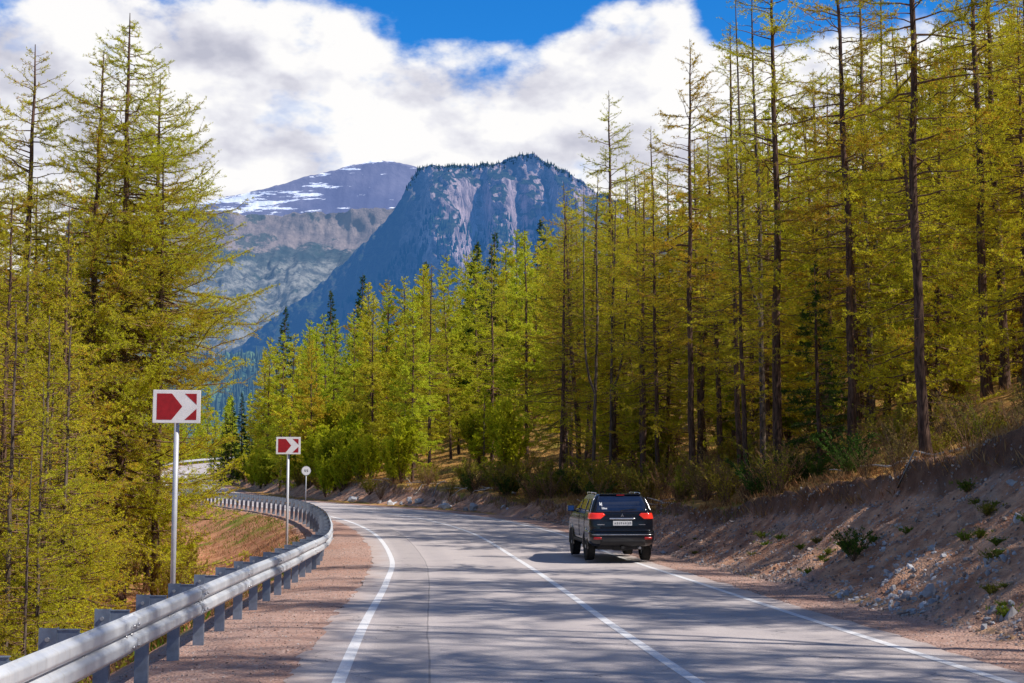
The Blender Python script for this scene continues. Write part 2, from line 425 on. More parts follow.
ribbon('road', s_all, [-3.95, -3.6, -3.3, -2.6, -1.5, 0, 1.5, 2.6, 3.1, 3.45], 0, M_ASPH, raggedness=.16)
m, nt, out = nmat('road_paint'); g = NT(nt); P = g.pos()
c = g.mix(g.step(g.noise(P, 30, 5, .7), .45, .8), (.86, .85, .85), (.55, .51, .50))
g.bsdf(out, c, .7, spec=.3); M_PAINT = m
for nm_, o in (('left_edge_line', -WL), ('centre_line', 0), ('right_edge_line', WR)):
    ribbon(nm_, s_all, [o - .065, o + .065], .004, M_PAINT)

# ------------------------------------------------------------------ guardrails
def sweep_beam(s0, s1, off, side, base, extra=0.0):
    """W profile rail section following the road between two stations; side=+1 road is to the right"""
    k = 29; v = np.linspace(0, 1, k)
    uu = .064 * np.clip(np.abs(np.sin(v * 2 * PI)) * 1.3, 0, 1) ** .9
    uu = np.where((v < .06) | (v > .94), .012, uu) + extra
    zz = .51 + .335 * v
    ss = np.linspace(s0, s1, 9)
    V = []
    for j, s in enumerate(ss):
        sc = s + (0 if j not in (0, 8) else 0)
        scal = (.03 * np.cos(v * 4 * PI)) if j == 8 else (-.03 * np.cos(v * 4 * PI) if j == 0 else 0 * v)
        P = road_pt(s + scal, off + side * uu)
        P[:, 2] = base(s) + zz
        V.append(P)
    V = np.array(V); n = 9
    N = np.array([np.interp(s0, CS, CN[:, 0]), np.interp(s0, CS, CN[:, 1]), 0]) * side
    V2 = V - N * .006
    W = np.concatenate([V.reshape(-1, 3), V2.reshape(-1, 3)])
    ii = np.arange(n * k).reshape(n, k); q = n * k
    F1 = np.stack([ii[:-1, :-1], ii[1:, :-1], ii[1:, 1:], ii[:-1, 1:]], -1).reshape(-1, 4)
    F2 = F1[:, ::-1] + q
    ed = []
    for row in (ii[0], ii[-1]):
        ed.append(np.stack([row[:-1], row[1:], row[1:] + q, row[:-1] + q], -1))
    for col in (ii[:, 0], ii[:, -1]):
        ed.append(np.stack([col[:-1], col[1:], col[1:] + q, col[:-1] + q], -1))
    return mesh_np('rail_section', W, [F1, F2] + ed, [M_GALV], smooth=True)

def guardrail(s0, s1, off, side, label, cat='guardrail', gap=1.8, bury=0.0):
    o = road_pt(s0, off)
    root = empty('guardrail', (0, 0, 0), label=label, cat=cat)
    base = lambda s: float(np.interp(s, CS, CP[:, 2])) - .07
    n = 0
    s = s0
    SPB = cyl_mesh('splice_bolt', .014, (0, 0, 0), (side * .02, 0, 0), M_BOLT, 8)
    while s < s1:
        obj('rail_section', sweep_beam(s - .16, min(s + 4, s1) + .16, off, side, base, .009 if n % 2 else 0), root)
        if 4 < s < 60:
            for ds_ in (-.10, .10):
                for (uu_, zz_) in ((.085, .585), (.085, .76), (.02, .672)):
                    p = road_pt(s + ds_, off + side * uu_); bo = obj('splice_bolt', SPB, root); bo.location = (p[0], p[1], base(s) + zz_)
        s += 4; n += 1
    s = s0 + 1.0
    # post in its own frame: x towards road, y along road
    pm = boxes_mesh('post', [((0, 0, .29), (.13, .008, 1.18)), ((-.061, .03, .29), (.008, .06, 1.18)), ((.061, .03, .29), (.008, .06, 1.18))], M_POST)
    spm = boxes_mesh('spacer', [((.145, .016, .785), (.16, .007, .17)), ((.145, .03, .867), (.16, .05, .006)), ((.145, .03, .703), (.16, .05, .006)), ((.222, .03, .70), (.006, .06, .28))], M_POST)
    bm_ = cyl_mesh('bolt', .017, (0, -.004, .80), (0, -.022, .80), M_BOLT, 8)
    bm2 = cyl_mesh('bolt', .016, (.238, .03, .66), (.262, .03, .66), M_BOLT, 8)
    while s < s1:
        p = road_pt(s, off - side * .235); t = road_dir(s)
        a = math.atan2(-t[0], t[1]) + (0 if side > 0 else PI)
        po = obj('post', pm, root); po.location = (p[0], p[1], base(s)); po.rotation_euler = (0, 0, a)
        sp = obj('spacer', spm, po)
        if s < 40:
            obj('bolt', bm_, po); obj('bolt', bm2, po)
        s += gap
    return root
guardrail(4.6, 150.0, -WG + .13, 1, 'long galvanised steel guardrail sweeping round the inside of the bend in front of the larches')
guardrail(226.0, 268.0, -4.9, 1, 'short distant pale guardrail beside the far uphill stretch of the road')

# ------------------------------------------------------------------ signs
def poly_mesh(name, poly, y0, y1, mat):
    """extrude x-z polygon between y0 and y1"""
    bm = bmesh.new()
    vs = [bm.verts.new((x, y0, z)) for x, z in poly]
    f = bm.faces.new(vs); r = bmesh.ops.extrude_face_region(bm, geom=[f])
    for v in r['geom']:
        if isinstance(v, bmesh.types.BMVert): v.co.y = y1
    bmesh.ops.recalc_face_normals(bm, faces=bm.faces)
    me = bpy.data.meshes.new(name); bm.to_mesh(me); bm.free(); me.materials.append(mat); return me
def chevron(x, y, zc, rz, label):
    z0 = gz(x, y) - .3
    root = empty('chevron_sign', (x, y, z0), rz, label=label, cat='road sign')
    h = zc - z0
    w, hh = .345, .245
    S = .66 / 138
    def q(px, py): return ((px - 139) * S, h - (py - 109) * S)
    panel = boxes_mesh('panel', [((0, 0, h), (2 * w, .022, 2 * hh))], M_SIGNWHITE, .006, 2)
    obj('panel', panel, root)
    obj('frame', boxes_mesh('frame', [((0, .022, h + .13), (.56, .02, .04)), ((0, .022, h - .13), (.56, .02, .04)), ((0, .05, h + .13), (.12, .03, .05)), ((0, .05, h - .13), (.12, .03, .05))], M_SIGNBACK, .003, 1), root)
    a = [q(79, 69), q(124, 69), q(156, 109), q(124, 150), q(79, 150)]
    obj('red_field', poly_mesh('red_field', a, -.0112, -.0135, M_SIGNRED), root)
    b = [q(163, 69), q(199, 69), q(199, 103)]; c = [q(199, 115), q(199, 150), q(163, 150)]
    obj('red_corner', poly_mesh('red_corner', b, -.0112, -.0135, M_SIGNRED), root)
    obj('red_corner', poly_mesh('red_corner', c, -.0112, -.0135, M_SIGNRED), root)
    obj('pole', cyl_mesh('pole', .038, (0, .085, 0), (0, .085, h + .2), M_POLE, 20), root)
    for bz in (.13, -.13):
        obj('bracket', boxes_mesh('bracket', [((0, .086, h + bz), (.10, .095, .03))], M_SIGNBACK, .004, 1), root)
    return root
def at(px, D): return (px - 512) / 1422.2 * D
chevron(at(176.5, 21), 21, 1.75 + 88.5 / 1422 * 21, R(9), 'nearer and larger red and white chevron sign on a grey pole behind the guardrail')
chevron(at(288.8, 40.6), 40.6, 1.75 + 49.5 / 1422 * 40.6, R(9), 'farther and smaller red and white chevron sign where the guardrail starts to bend')

def round_sign(x, y, zc):
    z0 = gz(x, y) - .2
    root = empty('round_sign', (x, y, z0), R(8), label='small round white road sign on a thin pole far off at the bend', cat='road sign')
    h = zc - z0
    obj('plate', cyl_mesh('plate', .35, (0, .012, h), (0, -.012, h), M_SIGNWHITE, 40), root)
    bm = bmesh.new()
    # two dark figures in the middle of the plate
    for cx_, w_ in ((-.085, .11), (.085, .11)):
        for (dx, dz, bw, bh) in ((0, .07, w_, .035), (0, -.07, w_, .035), (0, 0, w_, .03), (-.045, .035, .03, .07), (.045, -.035, .03, .07), (.045, .05, .02, .04)):
            bmesh.ops.create_cube(bm, size=1, matrix=Matrix.Translation((cx_ + dx, -.0135, h + dz)) @ Matrix.Diagonal((bw, .003, bh, 1)))
    me = bpy.data.meshes.new('marking'); bm.to_mesh(me); bm.free(); me.materials.append(M_BLACK)
    obj('marking', me, root)
    tor = []
    bm = bmesh.new()
    n = 40
    vs = [[bm.verts.new((math.cos(a) * r_, -.0135, h + math.sin(a) * r_)) for a in np.arange(n) * 2 * PI / n] for r_ in (.34, .325)]
    for i in range(n): bm.faces.new((vs[0][i], vs[0][(i + 1) % n], vs[1][(i + 1) % n], vs[1][i]))
    me = bpy.data.meshes.new('rim'); bm.to_mesh(me); bm.free(); me.materials.append(M_SIGNBACK)
    obj('rim', me, root)
    obj('pole', cyl_mesh('pole', .035, (0, .045, 0), (0, .045, h + .25), M_POLE, 14), root)
round_sign(at(307, 108), 108, 1.75 + 24.5 / 1422 * 108)
# ------------------------------------------------------------------ the car
M_CAR = simple('dark_car_paint', (.006, .008, .014), .25, .2, .4, coat=.5, var=.1)
M_GLASS = simple('tinted_glass', (.012, .020, .05), .06, 0, .6, coat=.6, var=.1)
M_PLASTIC = simple('black_plastic', (.018, .018, .02), .6, 0, .3)
M_TYRE = simple('tyre_rubber', (.02, .02, .02), .85, 0, .2, var=.3, scale=20)
M_CHROME = simple('chrome', (.75, .76, .78), .22, .9, .5)
M_RIM = simple('alloy_rim', (.45, .46, .48), .35, .7, .5)
m, nt, out = nmat('tail_lamp_red'); g = NT(nt)
g.bsdf(out, (.75, .03, .015), .18, 0, None, .6, emit=(.9, .035, .015), estr=.35, coat=.5); M_LAMP = m
M_REFL = simple('reflector_red', (.38, .01, .01), .3, 0, .6)
M_PLATE = simple('plate_white', (.72, .72, .72), .5)
M_STICK = simple('sticker_white', (.8, .82, .85), .5)
LV = np.array([  # z, half width, rear y, front y, rear corner, front corner
 (.40, .80, .17, 4.40, .16, .3), (.47, .86, .06, 4.52, .20, .34), (.60, .885, .005, 4.60, .22, .38), (.78, .893, .01, 4.62, .22, .40),
 (.83, .893, .055, 4.61, .21, .40), (.92, .90, .06, 4.57, .20, .40), (1.06, .893, .075, 4.45, .20, .40), (1.16, .88, .09, 4.10, .20, .4),
 (1.235, .865, .105, 3.62, .20, .4), (1.28, .85, .125, 3.40, .20, .30), (1.42, .80, .20, 3.02, .19, .28), (1.56, .745, .295, 2.66, .18, .26),
 (1.66, .70, .375, 2.40, .17, .25), (1.715, .66, .44, 2.28, .17, .25), (1.745, .60, .53, 2.15, .17, .25), (1.758, .46, .72, 1.95, .15, .2)])
def lv(z): return [float(np.interp(z, LV[:, 0], LV[:, i])) for i in range(1, 6)]
def hull(w, z, off=0.0):
    """w = metres along the outline from the rear centre (positive to the car's right)"""
    hw, yr, yf, cr, cf = lv(z); sg = 1 if w >= 0 else -1; a = abs(w)
    L1 = hw - cr; L2 = L1 + cr * PI / 2; L3 = L2 + (yf - cf) - (yr + cr); L4 = L3 + cf * PI / 2
    if a <= L1: x, y, nx, ny = a, yr, 0, -1
    elif a <= L2:
        t = (a - L1) / cr; nx, ny = math.sin(t), -math.cos(t); x, y = L1 + cr * nx, yr + cr + cr * ny
    elif a <= L3: x, y, nx, ny = hw, yr + cr + (a - L2), 1, 0
    elif a <= L4:
        t = (a - L3) / cf; nx, ny = math.cos(t), math.sin(t); x, y = hw - cf + cf * nx, yf - cf + cf * ny
    else: x, y, nx, ny = max(0, hw - cf - (a - L4)), yf, 0, 1
    return (sg * (x + nx * off), y + ny * off, z)
def side_w(y, z):
    hw, yr, yf, cr, cf = lv(z); return hw - cr + cr * PI / 2 + (y - yr - cr)
def total_w(z):
    hw, yr, yf, cr, cf = lv(z); return (hw - cr) + cr * PI / 2 + (yf - cf) - (yr + cr) + cf * PI / 2 + (hw - cf)
def grid_mesh(name, rows, mat, smooth=True):
    n = len(rows); k = len(rows[0]); V = np.array(rows).reshape(-1, 3); ii = np.arange(n * k).reshape(n, k)
    F = np.stack([ii[:-1, :-1], ii[:-1, 1:], ii[1:, 1:], ii[1:, :-1]], -1).reshape(-1, 4)
    return mesh_np(name, V, [F], [mat], smooth=smooth)
def patch(name, f0, f1, z0, z1, mat, off=.008, nz=9, nw=13, parent=None):
    rows = []
    for z in np.linspace(z0, z1, nz):
        a, b = f0(z), f1(z)
        rows.append([hull(w, z, off) for w in np.linspace(a, b, nw)])
    me = grid_mesh(name, rows, mat)
    o = obj(name, me, parent)
    sol = o.modifiers.new('thick', 'SOLIDIFY'); sol.thickness = .012; sol.offset = 0
    return o
sC = 39.0
cp = np.array([2.88, 37.3]); cd = road_dir(39.5)
car = empty('car', (cp[0], cp[1], float(np.interp(40, CS, CP[:, 2])) + .003), math.atan2(-cd[0], cd[1]),
            label='dark blue black off-road car driving away in the right lane', cat='car')
car.rotation_euler.x = .018; car.scale = (.945, .95, 1.0)
# body
zs = np.concatenate([np.linspace(a, b, 4)[:-1] for a, b in zip(LV[:-1, 0], LV[1:, 0])] + [[LV[-1, 0]]])
rows = []
for z in zs:
    tw = total_w(z); w = np.linspace(-tw, tw, 121)[:-1]
    rows.append([hull(a, z) for a in w])
n = len(rows); k = 120; V = np.array(rows).reshape(-1, 3); ii = np.arange(n * k).reshape(n, k)
a = ii[:-1]; b = np.roll(a, -1, 1); d_ = ii[1:]; c_ = np.roll(d_, -1, 1)
F = np.stack([a, b, c_, d_], -1).reshape(-1, 4)
me = mesh_np('body', V, [F, ii[-1][None, :], ii[0][::-1][None, :]], [M_CAR], smooth=True)
obj('body', me, car)
obj('underbody', boxes_mesh('underbody', [((0, 2.3, .38), (1.3, 3.9, .16)), ((0, .55, .36), (.42, .5, .16)), ((0, .95, .37), (1.5, .12, .10))], M_PLASTIC, .03, 2), car)
# rear bumper, hatch seam and trims
bum = patch('rear_bumper', lambda z: -side_w(.95, z), lambda z: side_w(.95, z), .45, .80, M_CAR, .022, 8, 41, car)
patch('bumper_step', lambda z: -.80, lambda z: .80, .795, .825, M_CHROME if False else M_CAR, .05, 3, 21, bum)
patch('lower_valance', lambda z: -.62, lambda z: .62, .42, .56, M_PLASTIC, .034, 4, 15, bum)
for sg in (-1, 1):
    patch('reflector', lambda z, s=sg: s * .60, lambda z, s=sg: s * .80, .585, .645, M_REFL, .034, 3, 9, bum)
patch('bumper_highlight', lambda z: -.86, lambda z: .86, .700, .712, M_CHROME, .028, 2, 31, bum)  # thin chrome strip stands in for a lit highlight line on the bumper
rw = patch('rear_window', lambda z: -(lv(z)[0] - .085 + (z - 1.3) * .02), lambda z: (lv(z)[0] - .085 + (z - 1.3) * .02), 1.285, 1.705, M_GLASS, .008, 9, 21, car)
def flat_bits(name, bits, mat, parent, off=.02):
    bm = bmesh.new()
    for (x0, z0, x1, z1, wd) in bits:
        p = Vector(hull(x0, z0, off)); q_ = Vector(hull(x1, z1, off)); d = q_ - p
        s = d.cross(Vector((0, -1, 0.0))).normalized() * wd / 2
        bm.faces.new([bm.verts.new(v) for v in (p - s, q_ - s, q_ + s, p + s)])
    me = bpy.data.meshes.new(name); bm.to_mesh(me); bm.free(); me.materials.append(mat)
    return obj(name, me, parent)
flat_bits('sticker', [(-.60, 1.46, -.60, 1.54, .02), (-.60, 1.46, -.55, 1.53, .02), (-.55, 1.44, -.55, 1.53, .02)], M_STICK, rw)
flat_bits('sticker', [(-.56, 1.37, -.41, 1.37, .05), (-.56, 1.40, -.48, 1.40, .02)], M_STICK, rw)
flat_bits('wiper', [(0, 1.30, -.02, 1.34, .05), (-.02, 1.33, .42, 1.37, .018)], M_PLASTIC, car, .03)
for sg in (-1, 1):
    f0 = lambda z, s=sg: s * (.47 + abs(z - 1.215) * 1.3)
    f1 = lambda z, s=sg: s * side_w(.42 + (z - 1.1) * .9, z)
    patch('tail_light', f0, f1, 1.11, 1.262, M_LAMP, .014, 7, 17, car)
    patch('rear_pillar_highlight', lambda z, s=sg: s * (side_w(.30 + (z - 1.28) * .55, z)), lambda z, s=sg: s * (side_w(.36 + (z - 1.28) * .55, z)), 1.29, 1.66, M_CHROME, .006, 8, 4, car)  # chrome strip stands in for the pale reflection on the rear pillar
    # side windows
    for y0, y1 in ((.55, 1.12), (1.22, 2.10), (2.20, 3.05)):
        patch('side_window', lambda z, s=sg, y=y0: s * side_w(y + (z - 1.3) * .45 * (y < 1), z),
              lambda z, s=sg, y=y1: s * min(side_w(y, z), side_w(lv(z)[2] - lv(z)[4] - .06, z)), 1.285, 1.60, M_GLASS, .006, 7, 9, car)
    patch('door_seam', lambda z, s=sg: s * side_w(1.17, z), lambda z, s=sg: s * side_w(1.185, z), .60, 1.27, M_PLASTIC, .003, 6, 2, car)
    patch('door_seam', lambda z, s=sg: s * side_w(2.15, z), lambda z, s=sg: s * side_w(2.165, z), .60, 1.27, M_PLASTIC, .003, 6, 2, car)
    patch('sill_trim', lambda z, s=sg: s * side_w(1.25, z), lambda z, s=sg: s * side_w(3.3, z), .43, .53, M_PLASTIC, .03, 4, 9, car)
    for yh in (1.45, 2.40):
        patch('door_handle', lambda z, s=sg, y=yh: s * side_w(y, z), lambda z, s=sg, y=yh: s * side_w(y + .16, z), 1.10, 1.135, M_CAR, .03, 3, 5, car)
    # mirror
    mr = obj('mirror', boxes_mesh('mirror', [((sg * 1.02, 2.98, 1.32), (.21, .12, .17)), ((sg * .90, 3.02, 1.25), (.12, .06, .05))], M_CAR, .035, 3), car)
    obj('mirror_glass', boxes_mesh('mirror_glass', [((sg * 1.02, 2.916, 1.32), (.17, .006, .13))], simple('mirror_glass', (.02, .06, .20), .2, .3), .002, 1), mr)  # blue reflection is put into the base colour of the glass
    # roof rail
    rr = cyl_mesh('roof_rail', .014, (sg * .62, .75, 1.775), (sg * .62, 2.25, 1.775), M_CHROME, 10)
    rp = [boxes_mesh('p', [((sg * .62, yy, 1.755), (.025, .09, .04))], M_CHROME, .01, 1) for yy in (.75, 1.5, 2.25)]
    obj('roof_rail', join_meshes('roof_rail', [rr] + rp), car)
# spoiler, chrome strip, emblem, badges, plate
obj('spoiler', boxes_mesh('spoiler', [(Matrix.Translation((0, .46, 1.735)) @ Matrix.Rotation(-.12, 4, 'X'), (1.16, .14, .03))], M_CAR, .015, 2), car)
obj('brake_lamp', boxes_mesh('brake_lamp', [((0, .38, 1.722), (.22, .012, .018))], M_REFL, .003, 1), car)
patch('chrome_strip', lambda z: -.36, lambda z: .36, 1.105, 1.135, M_CHROME, .03, 3, 15, car)
bm = bmesh.new()
for ang in (PI / 2, PI / 2 + 2 * PI / 3, PI / 2 - 2 * PI / 3):
    u = Vector((math.cos(ang), 0, math.sin(ang))); v = Vector((-u.z, 0, u.x)); c0 = Vector((0, .07, 1.20))
    bm.faces.new([bm.verts.new(c0 + w_) for w_ in (u * 0, u * .026 + v * .015, u * .052, u * .026 - v * .015)])
me = bpy.data.meshes.new('emblem'); bm.to_mesh(me); bm.free(); me.materials.append(M_CHROME)
obj('emblem', me, car)
flat_bits('badge', [(-.70, .965, -.50, .965, .022)], M_CHROME, car, .012)
flat_bits('badge', [(.46, .965, .64, .965, .016)], M_CHROME, car, .012)
pl = obj('number_plate', boxes_mesh('number_plate', [((0, .045, 1.0), (.53, .02, .118))], M_PLATE, .004, 2), car)
bits = []
for i, x_ in enumerate((-.215, -.155, -.10, -.045, .02, .08, .165, .215)):
    hgt = .055 if i not in (0, 4, 5) else .042
    bits.append(((x_, .0335, 1.0), (.008, .003, hgt))); bits.append(((x_ + .02, .0335, 1.0), (.008, .003, hgt)))
    bits.append(((x_ + .01, .0335, 1.0 + (hgt / 2 - .004) * (1 if i % 2 else -1)), (.02, .003, .008)))
bits.append(((.135, .0335, 1.0), (.004, .003, .1)))
obj('plate_characters', boxes_mesh('plate_characters', bits, M_BLACK), pl)
def wheel(x, y):
    sgn = 1 if x > 0 else -1
    bm = bmesh.new()
    prof = [(-.12, .24), (-.125, .30), (-.115, .345), (-.09, .362), (-.03, .366), (.03, .366), (.09, .362), (.115, .345), (.125, .30), (.12, .24)]
    n = 40; rings = [[bm.verts.new((px, math.cos(t) * r_, math.sin(t) * r_)) for px, r_ in prof] for t in np.arange(n) * 2 * PI / n]
    for i in range(n):
        for j in range(len(prof) - 1):
            f = bm.faces.new((rings[i][j], rings[(i + 1) % n][j], rings[(i + 1) % n][j + 1], rings[i][j + 1])); f.smooth = True
    me = bpy.data.meshes.new('tyre'); bm.to_mesh(me); bm.free(); me.materials.append(M_TYRE)
    w = obj('wheel', me, car); w.location = (x, y, .366)
    bm = bmesh.new()
    M0 = Matrix.Rotation(PI / 2, 4, 'Y')
    bmesh.ops.create_cone(bm, cap_ends=True, segments=32, radius1=.245, radius2=.245, depth=.16, matrix=M0)
    for k_ in range(6):
        bmesh.ops.create_cube(bm, size=1, matrix=Matrix.Rotation(k_ * PI / 3, 4, 'X') @ Matrix.Translation((sgn * .088, 0, .12)) @ Matrix.Diagonal((.03, .05, .22, 1)))
    bmesh.ops.create_cone(bm, cap_ends=True, segments=16, radius1=.05, radius2=.04, depth=.05, matrix=Matrix.Translation((sgn * .09, 0, 0)) @ M0)
    me = bpy.data.meshes.new('rim'); bm.to_mesh(me); bm.free(); me.materials.append(M_RIM)
    obj('rim', me, w)
    # arch flare on the body
    bm = bmesh.new(); rows = []
    for t in np.linspace(-.15, PI + .15, 25):
        rows.append([bm.verts.new((sgn * xx, y + math.cos(t) * rr_, .39 + math.sin(t) * rr_)) for xx, rr_ in ((.86, .40), (.915, .40), (.918, .45), (.89, .475))])
    for i in range(24):
        for j in range(3):
            f = bm.faces.new((rows[i][j], rows[i + 1][j], rows[i + 1][j + 1], rows[i][j + 1])); f.smooth = True
    me = bpy.data.meshes.new('wheel_arch'); bm.to_mesh(me); bm.free(); me.materials.append(M_CAR)
    obj('wheel_arch', me, car)
    bm = bmesh.new(); bmesh.ops.create_cone(bm, cap_ends=True, segments=32, radius1=.40, radius2=.40, depth=.02, matrix=Matrix.Translation((sgn * .889, y, .39)) @ M0)
    me = bpy.data.meshes.new('arch_well'); bm.to_mesh(me); bm.free(); me.materials.append(M_TYRE)
    obj('arch_well', me, car)
for x in (-.785, .785):
    wheel(x, .93); wheel(x, 3.62)
for o in [o for o in car.children if o.name.startswith('wheel') and 'arch' not in o.name]:
    o.location.x *= 1.0
obj('exhaust', cyl_mesh('exhaust', .035, (.50, .12, .36), (.50, .5, .36), M_RIM, 14), car)
obj('tow_hook', boxes_mesh('tow_hook', [((0, .12, .37), (.09, .2, .06))], M_PLASTIC, .01, 1), car)

# ------------------------------------------------------------------ trees
def branchwork(r, Pb, Lb, twig_step, twig_len, tuft_step, tuft, nbl, tw_rad=.006, droop=.25, tstart=.15, spread=.9, hang=0.0, inner=.35):
    """Pb (n,k,3) main branch paths -> twig paths + needle points"""
    n, k, _ = Pb.shape
    TP = []; 
    dens = np.clip(r.gamma(2.2, .5, n), .18, 2.2)              # some branches are nearly bare, others thick
    cnt = np.maximum(2, (Lb / twig_step * dens).astype(int))
    bi = np.repeat(np.arange(n), cnt)
    t = tstart + (1 - tstart) * r.random(len(bi)) ** .85
    f = t * (k - 1); i0 = np.minimum(f.astype(int), k - 2); fr = (f - i0)[:, None]
    p0 = Pb[bi, i0] * (1 - fr) + Pb[bi, i0 + 1] * fr
    tan = Pb[bi, i0 + 1] - Pb[bi, i0]; tan /= np.linalg.norm(tan, axis=1, keepdims=True) + 1e-9
    side = np.cross(tan, [0, 0, 1.]); side /= np.linalg.norm(side, axis=1, keepdims=True) + 1e-9
    sg = np.where(r.random(len(bi)) < .5, -1, 1)[:, None]
    d = tan * (.75 + .3 * r.random((len(bi), 1))) + side * sg * spread * (.5 + .7 * r.random((len(bi), 1))) + np.array([0, 0, 1.]) * (r.normal(size=(len(bi), 1)) * .42 - hang)
    d /= np.linalg.norm(d, axis=1, keepdims=True)
    L = twig_len * (.35 + .9 * r.random(len(bi))) * np.clip(1.15 - t * .75, .2, 1) * np.clip(Lb[bi] / 1.6, .35, 1.25)
    L = L[:, None]
    q1 = p0 + d * L * .5 + np.array([0, 0, -1.]) * L * droop * .12
    q2 = p0 + d * L + np.array([0, 0, -1.]) * L * droop * .45
    TW = np.stack([p0, q1, q2], 1)
    TWr = np.tile(np.array([tw_rad, tw_rad * .7, tw_rad * .3]), (len(TW), 1))
    # needles on twigs
    c2 = np.maximum(2, (L[:, 0] / tuft_step).astype(int))
    ti = np.repeat(np.arange(len(TW)), c2); u = r.random(len(ti))[:, None]
    N1 = np.where(u < .5, TW[ti, 0] * (1 - 2 * u) + TW[ti, 1] * 2 * u, TW[ti, 1] * (2 - 2 * u) + TW[ti, 2] * (2 * u - 1))
    D1 = d[ti]
    # needles on the branch itself
    c3 = np.maximum(2, (Lb / tuft_step * .8 * dens).astype(int)); b3 = np.repeat(np.arange(n), c3)
    u = inner + (1 - inner) * r.random(len(b3)); f = u * (k - 1); i0 = np.minimum(f.astype(int), k - 2); fr = (f - i0)[:, None]
    N2 = Pb[b3, i0] * (1 - fr) + Pb[b3, i0 + 1] * fr; D2 = Pb[b3, i0 + 1] - Pb[b3, i0]
    D2 /= np.linalg.norm(D2, axis=1, keepdims=True) + 1e-9
    tb = r.random(n) ** 1.3                                           # one tint per branch gives light and dark clumps
    tint = np.concatenate([tb[bi][ti], tb[b3]]) * .45 + r.random(len(N1) + len(N2)) * .35 + .1
    rust = np.concatenate([r.random(n)[bi][ti] * .5, r.random(n)[b3] * .5]) + r.random(len(tint)) * .5
    Np = np.concatenate([N1, N2]); Nd = np.concatenate([D1, D2])
    Np = np.repeat(Np, nbl, 0); Nd = np.repeat(Nd, nbl, 0); tint = np.repeat(tint, nbl); rust = np.repeat(rust, nbl)
    Nd = Nd * .8 + r.normal(size=Nd.shape) * .75 + np.array([0, 0, .25])
    sz = tuft * (.6 + .8 * r.random(len(Np)))
    Np = Np + r.normal(size=Np.shape) * tuft * .25
    return TW, TWr, Np, Nd, sz, tint, rust

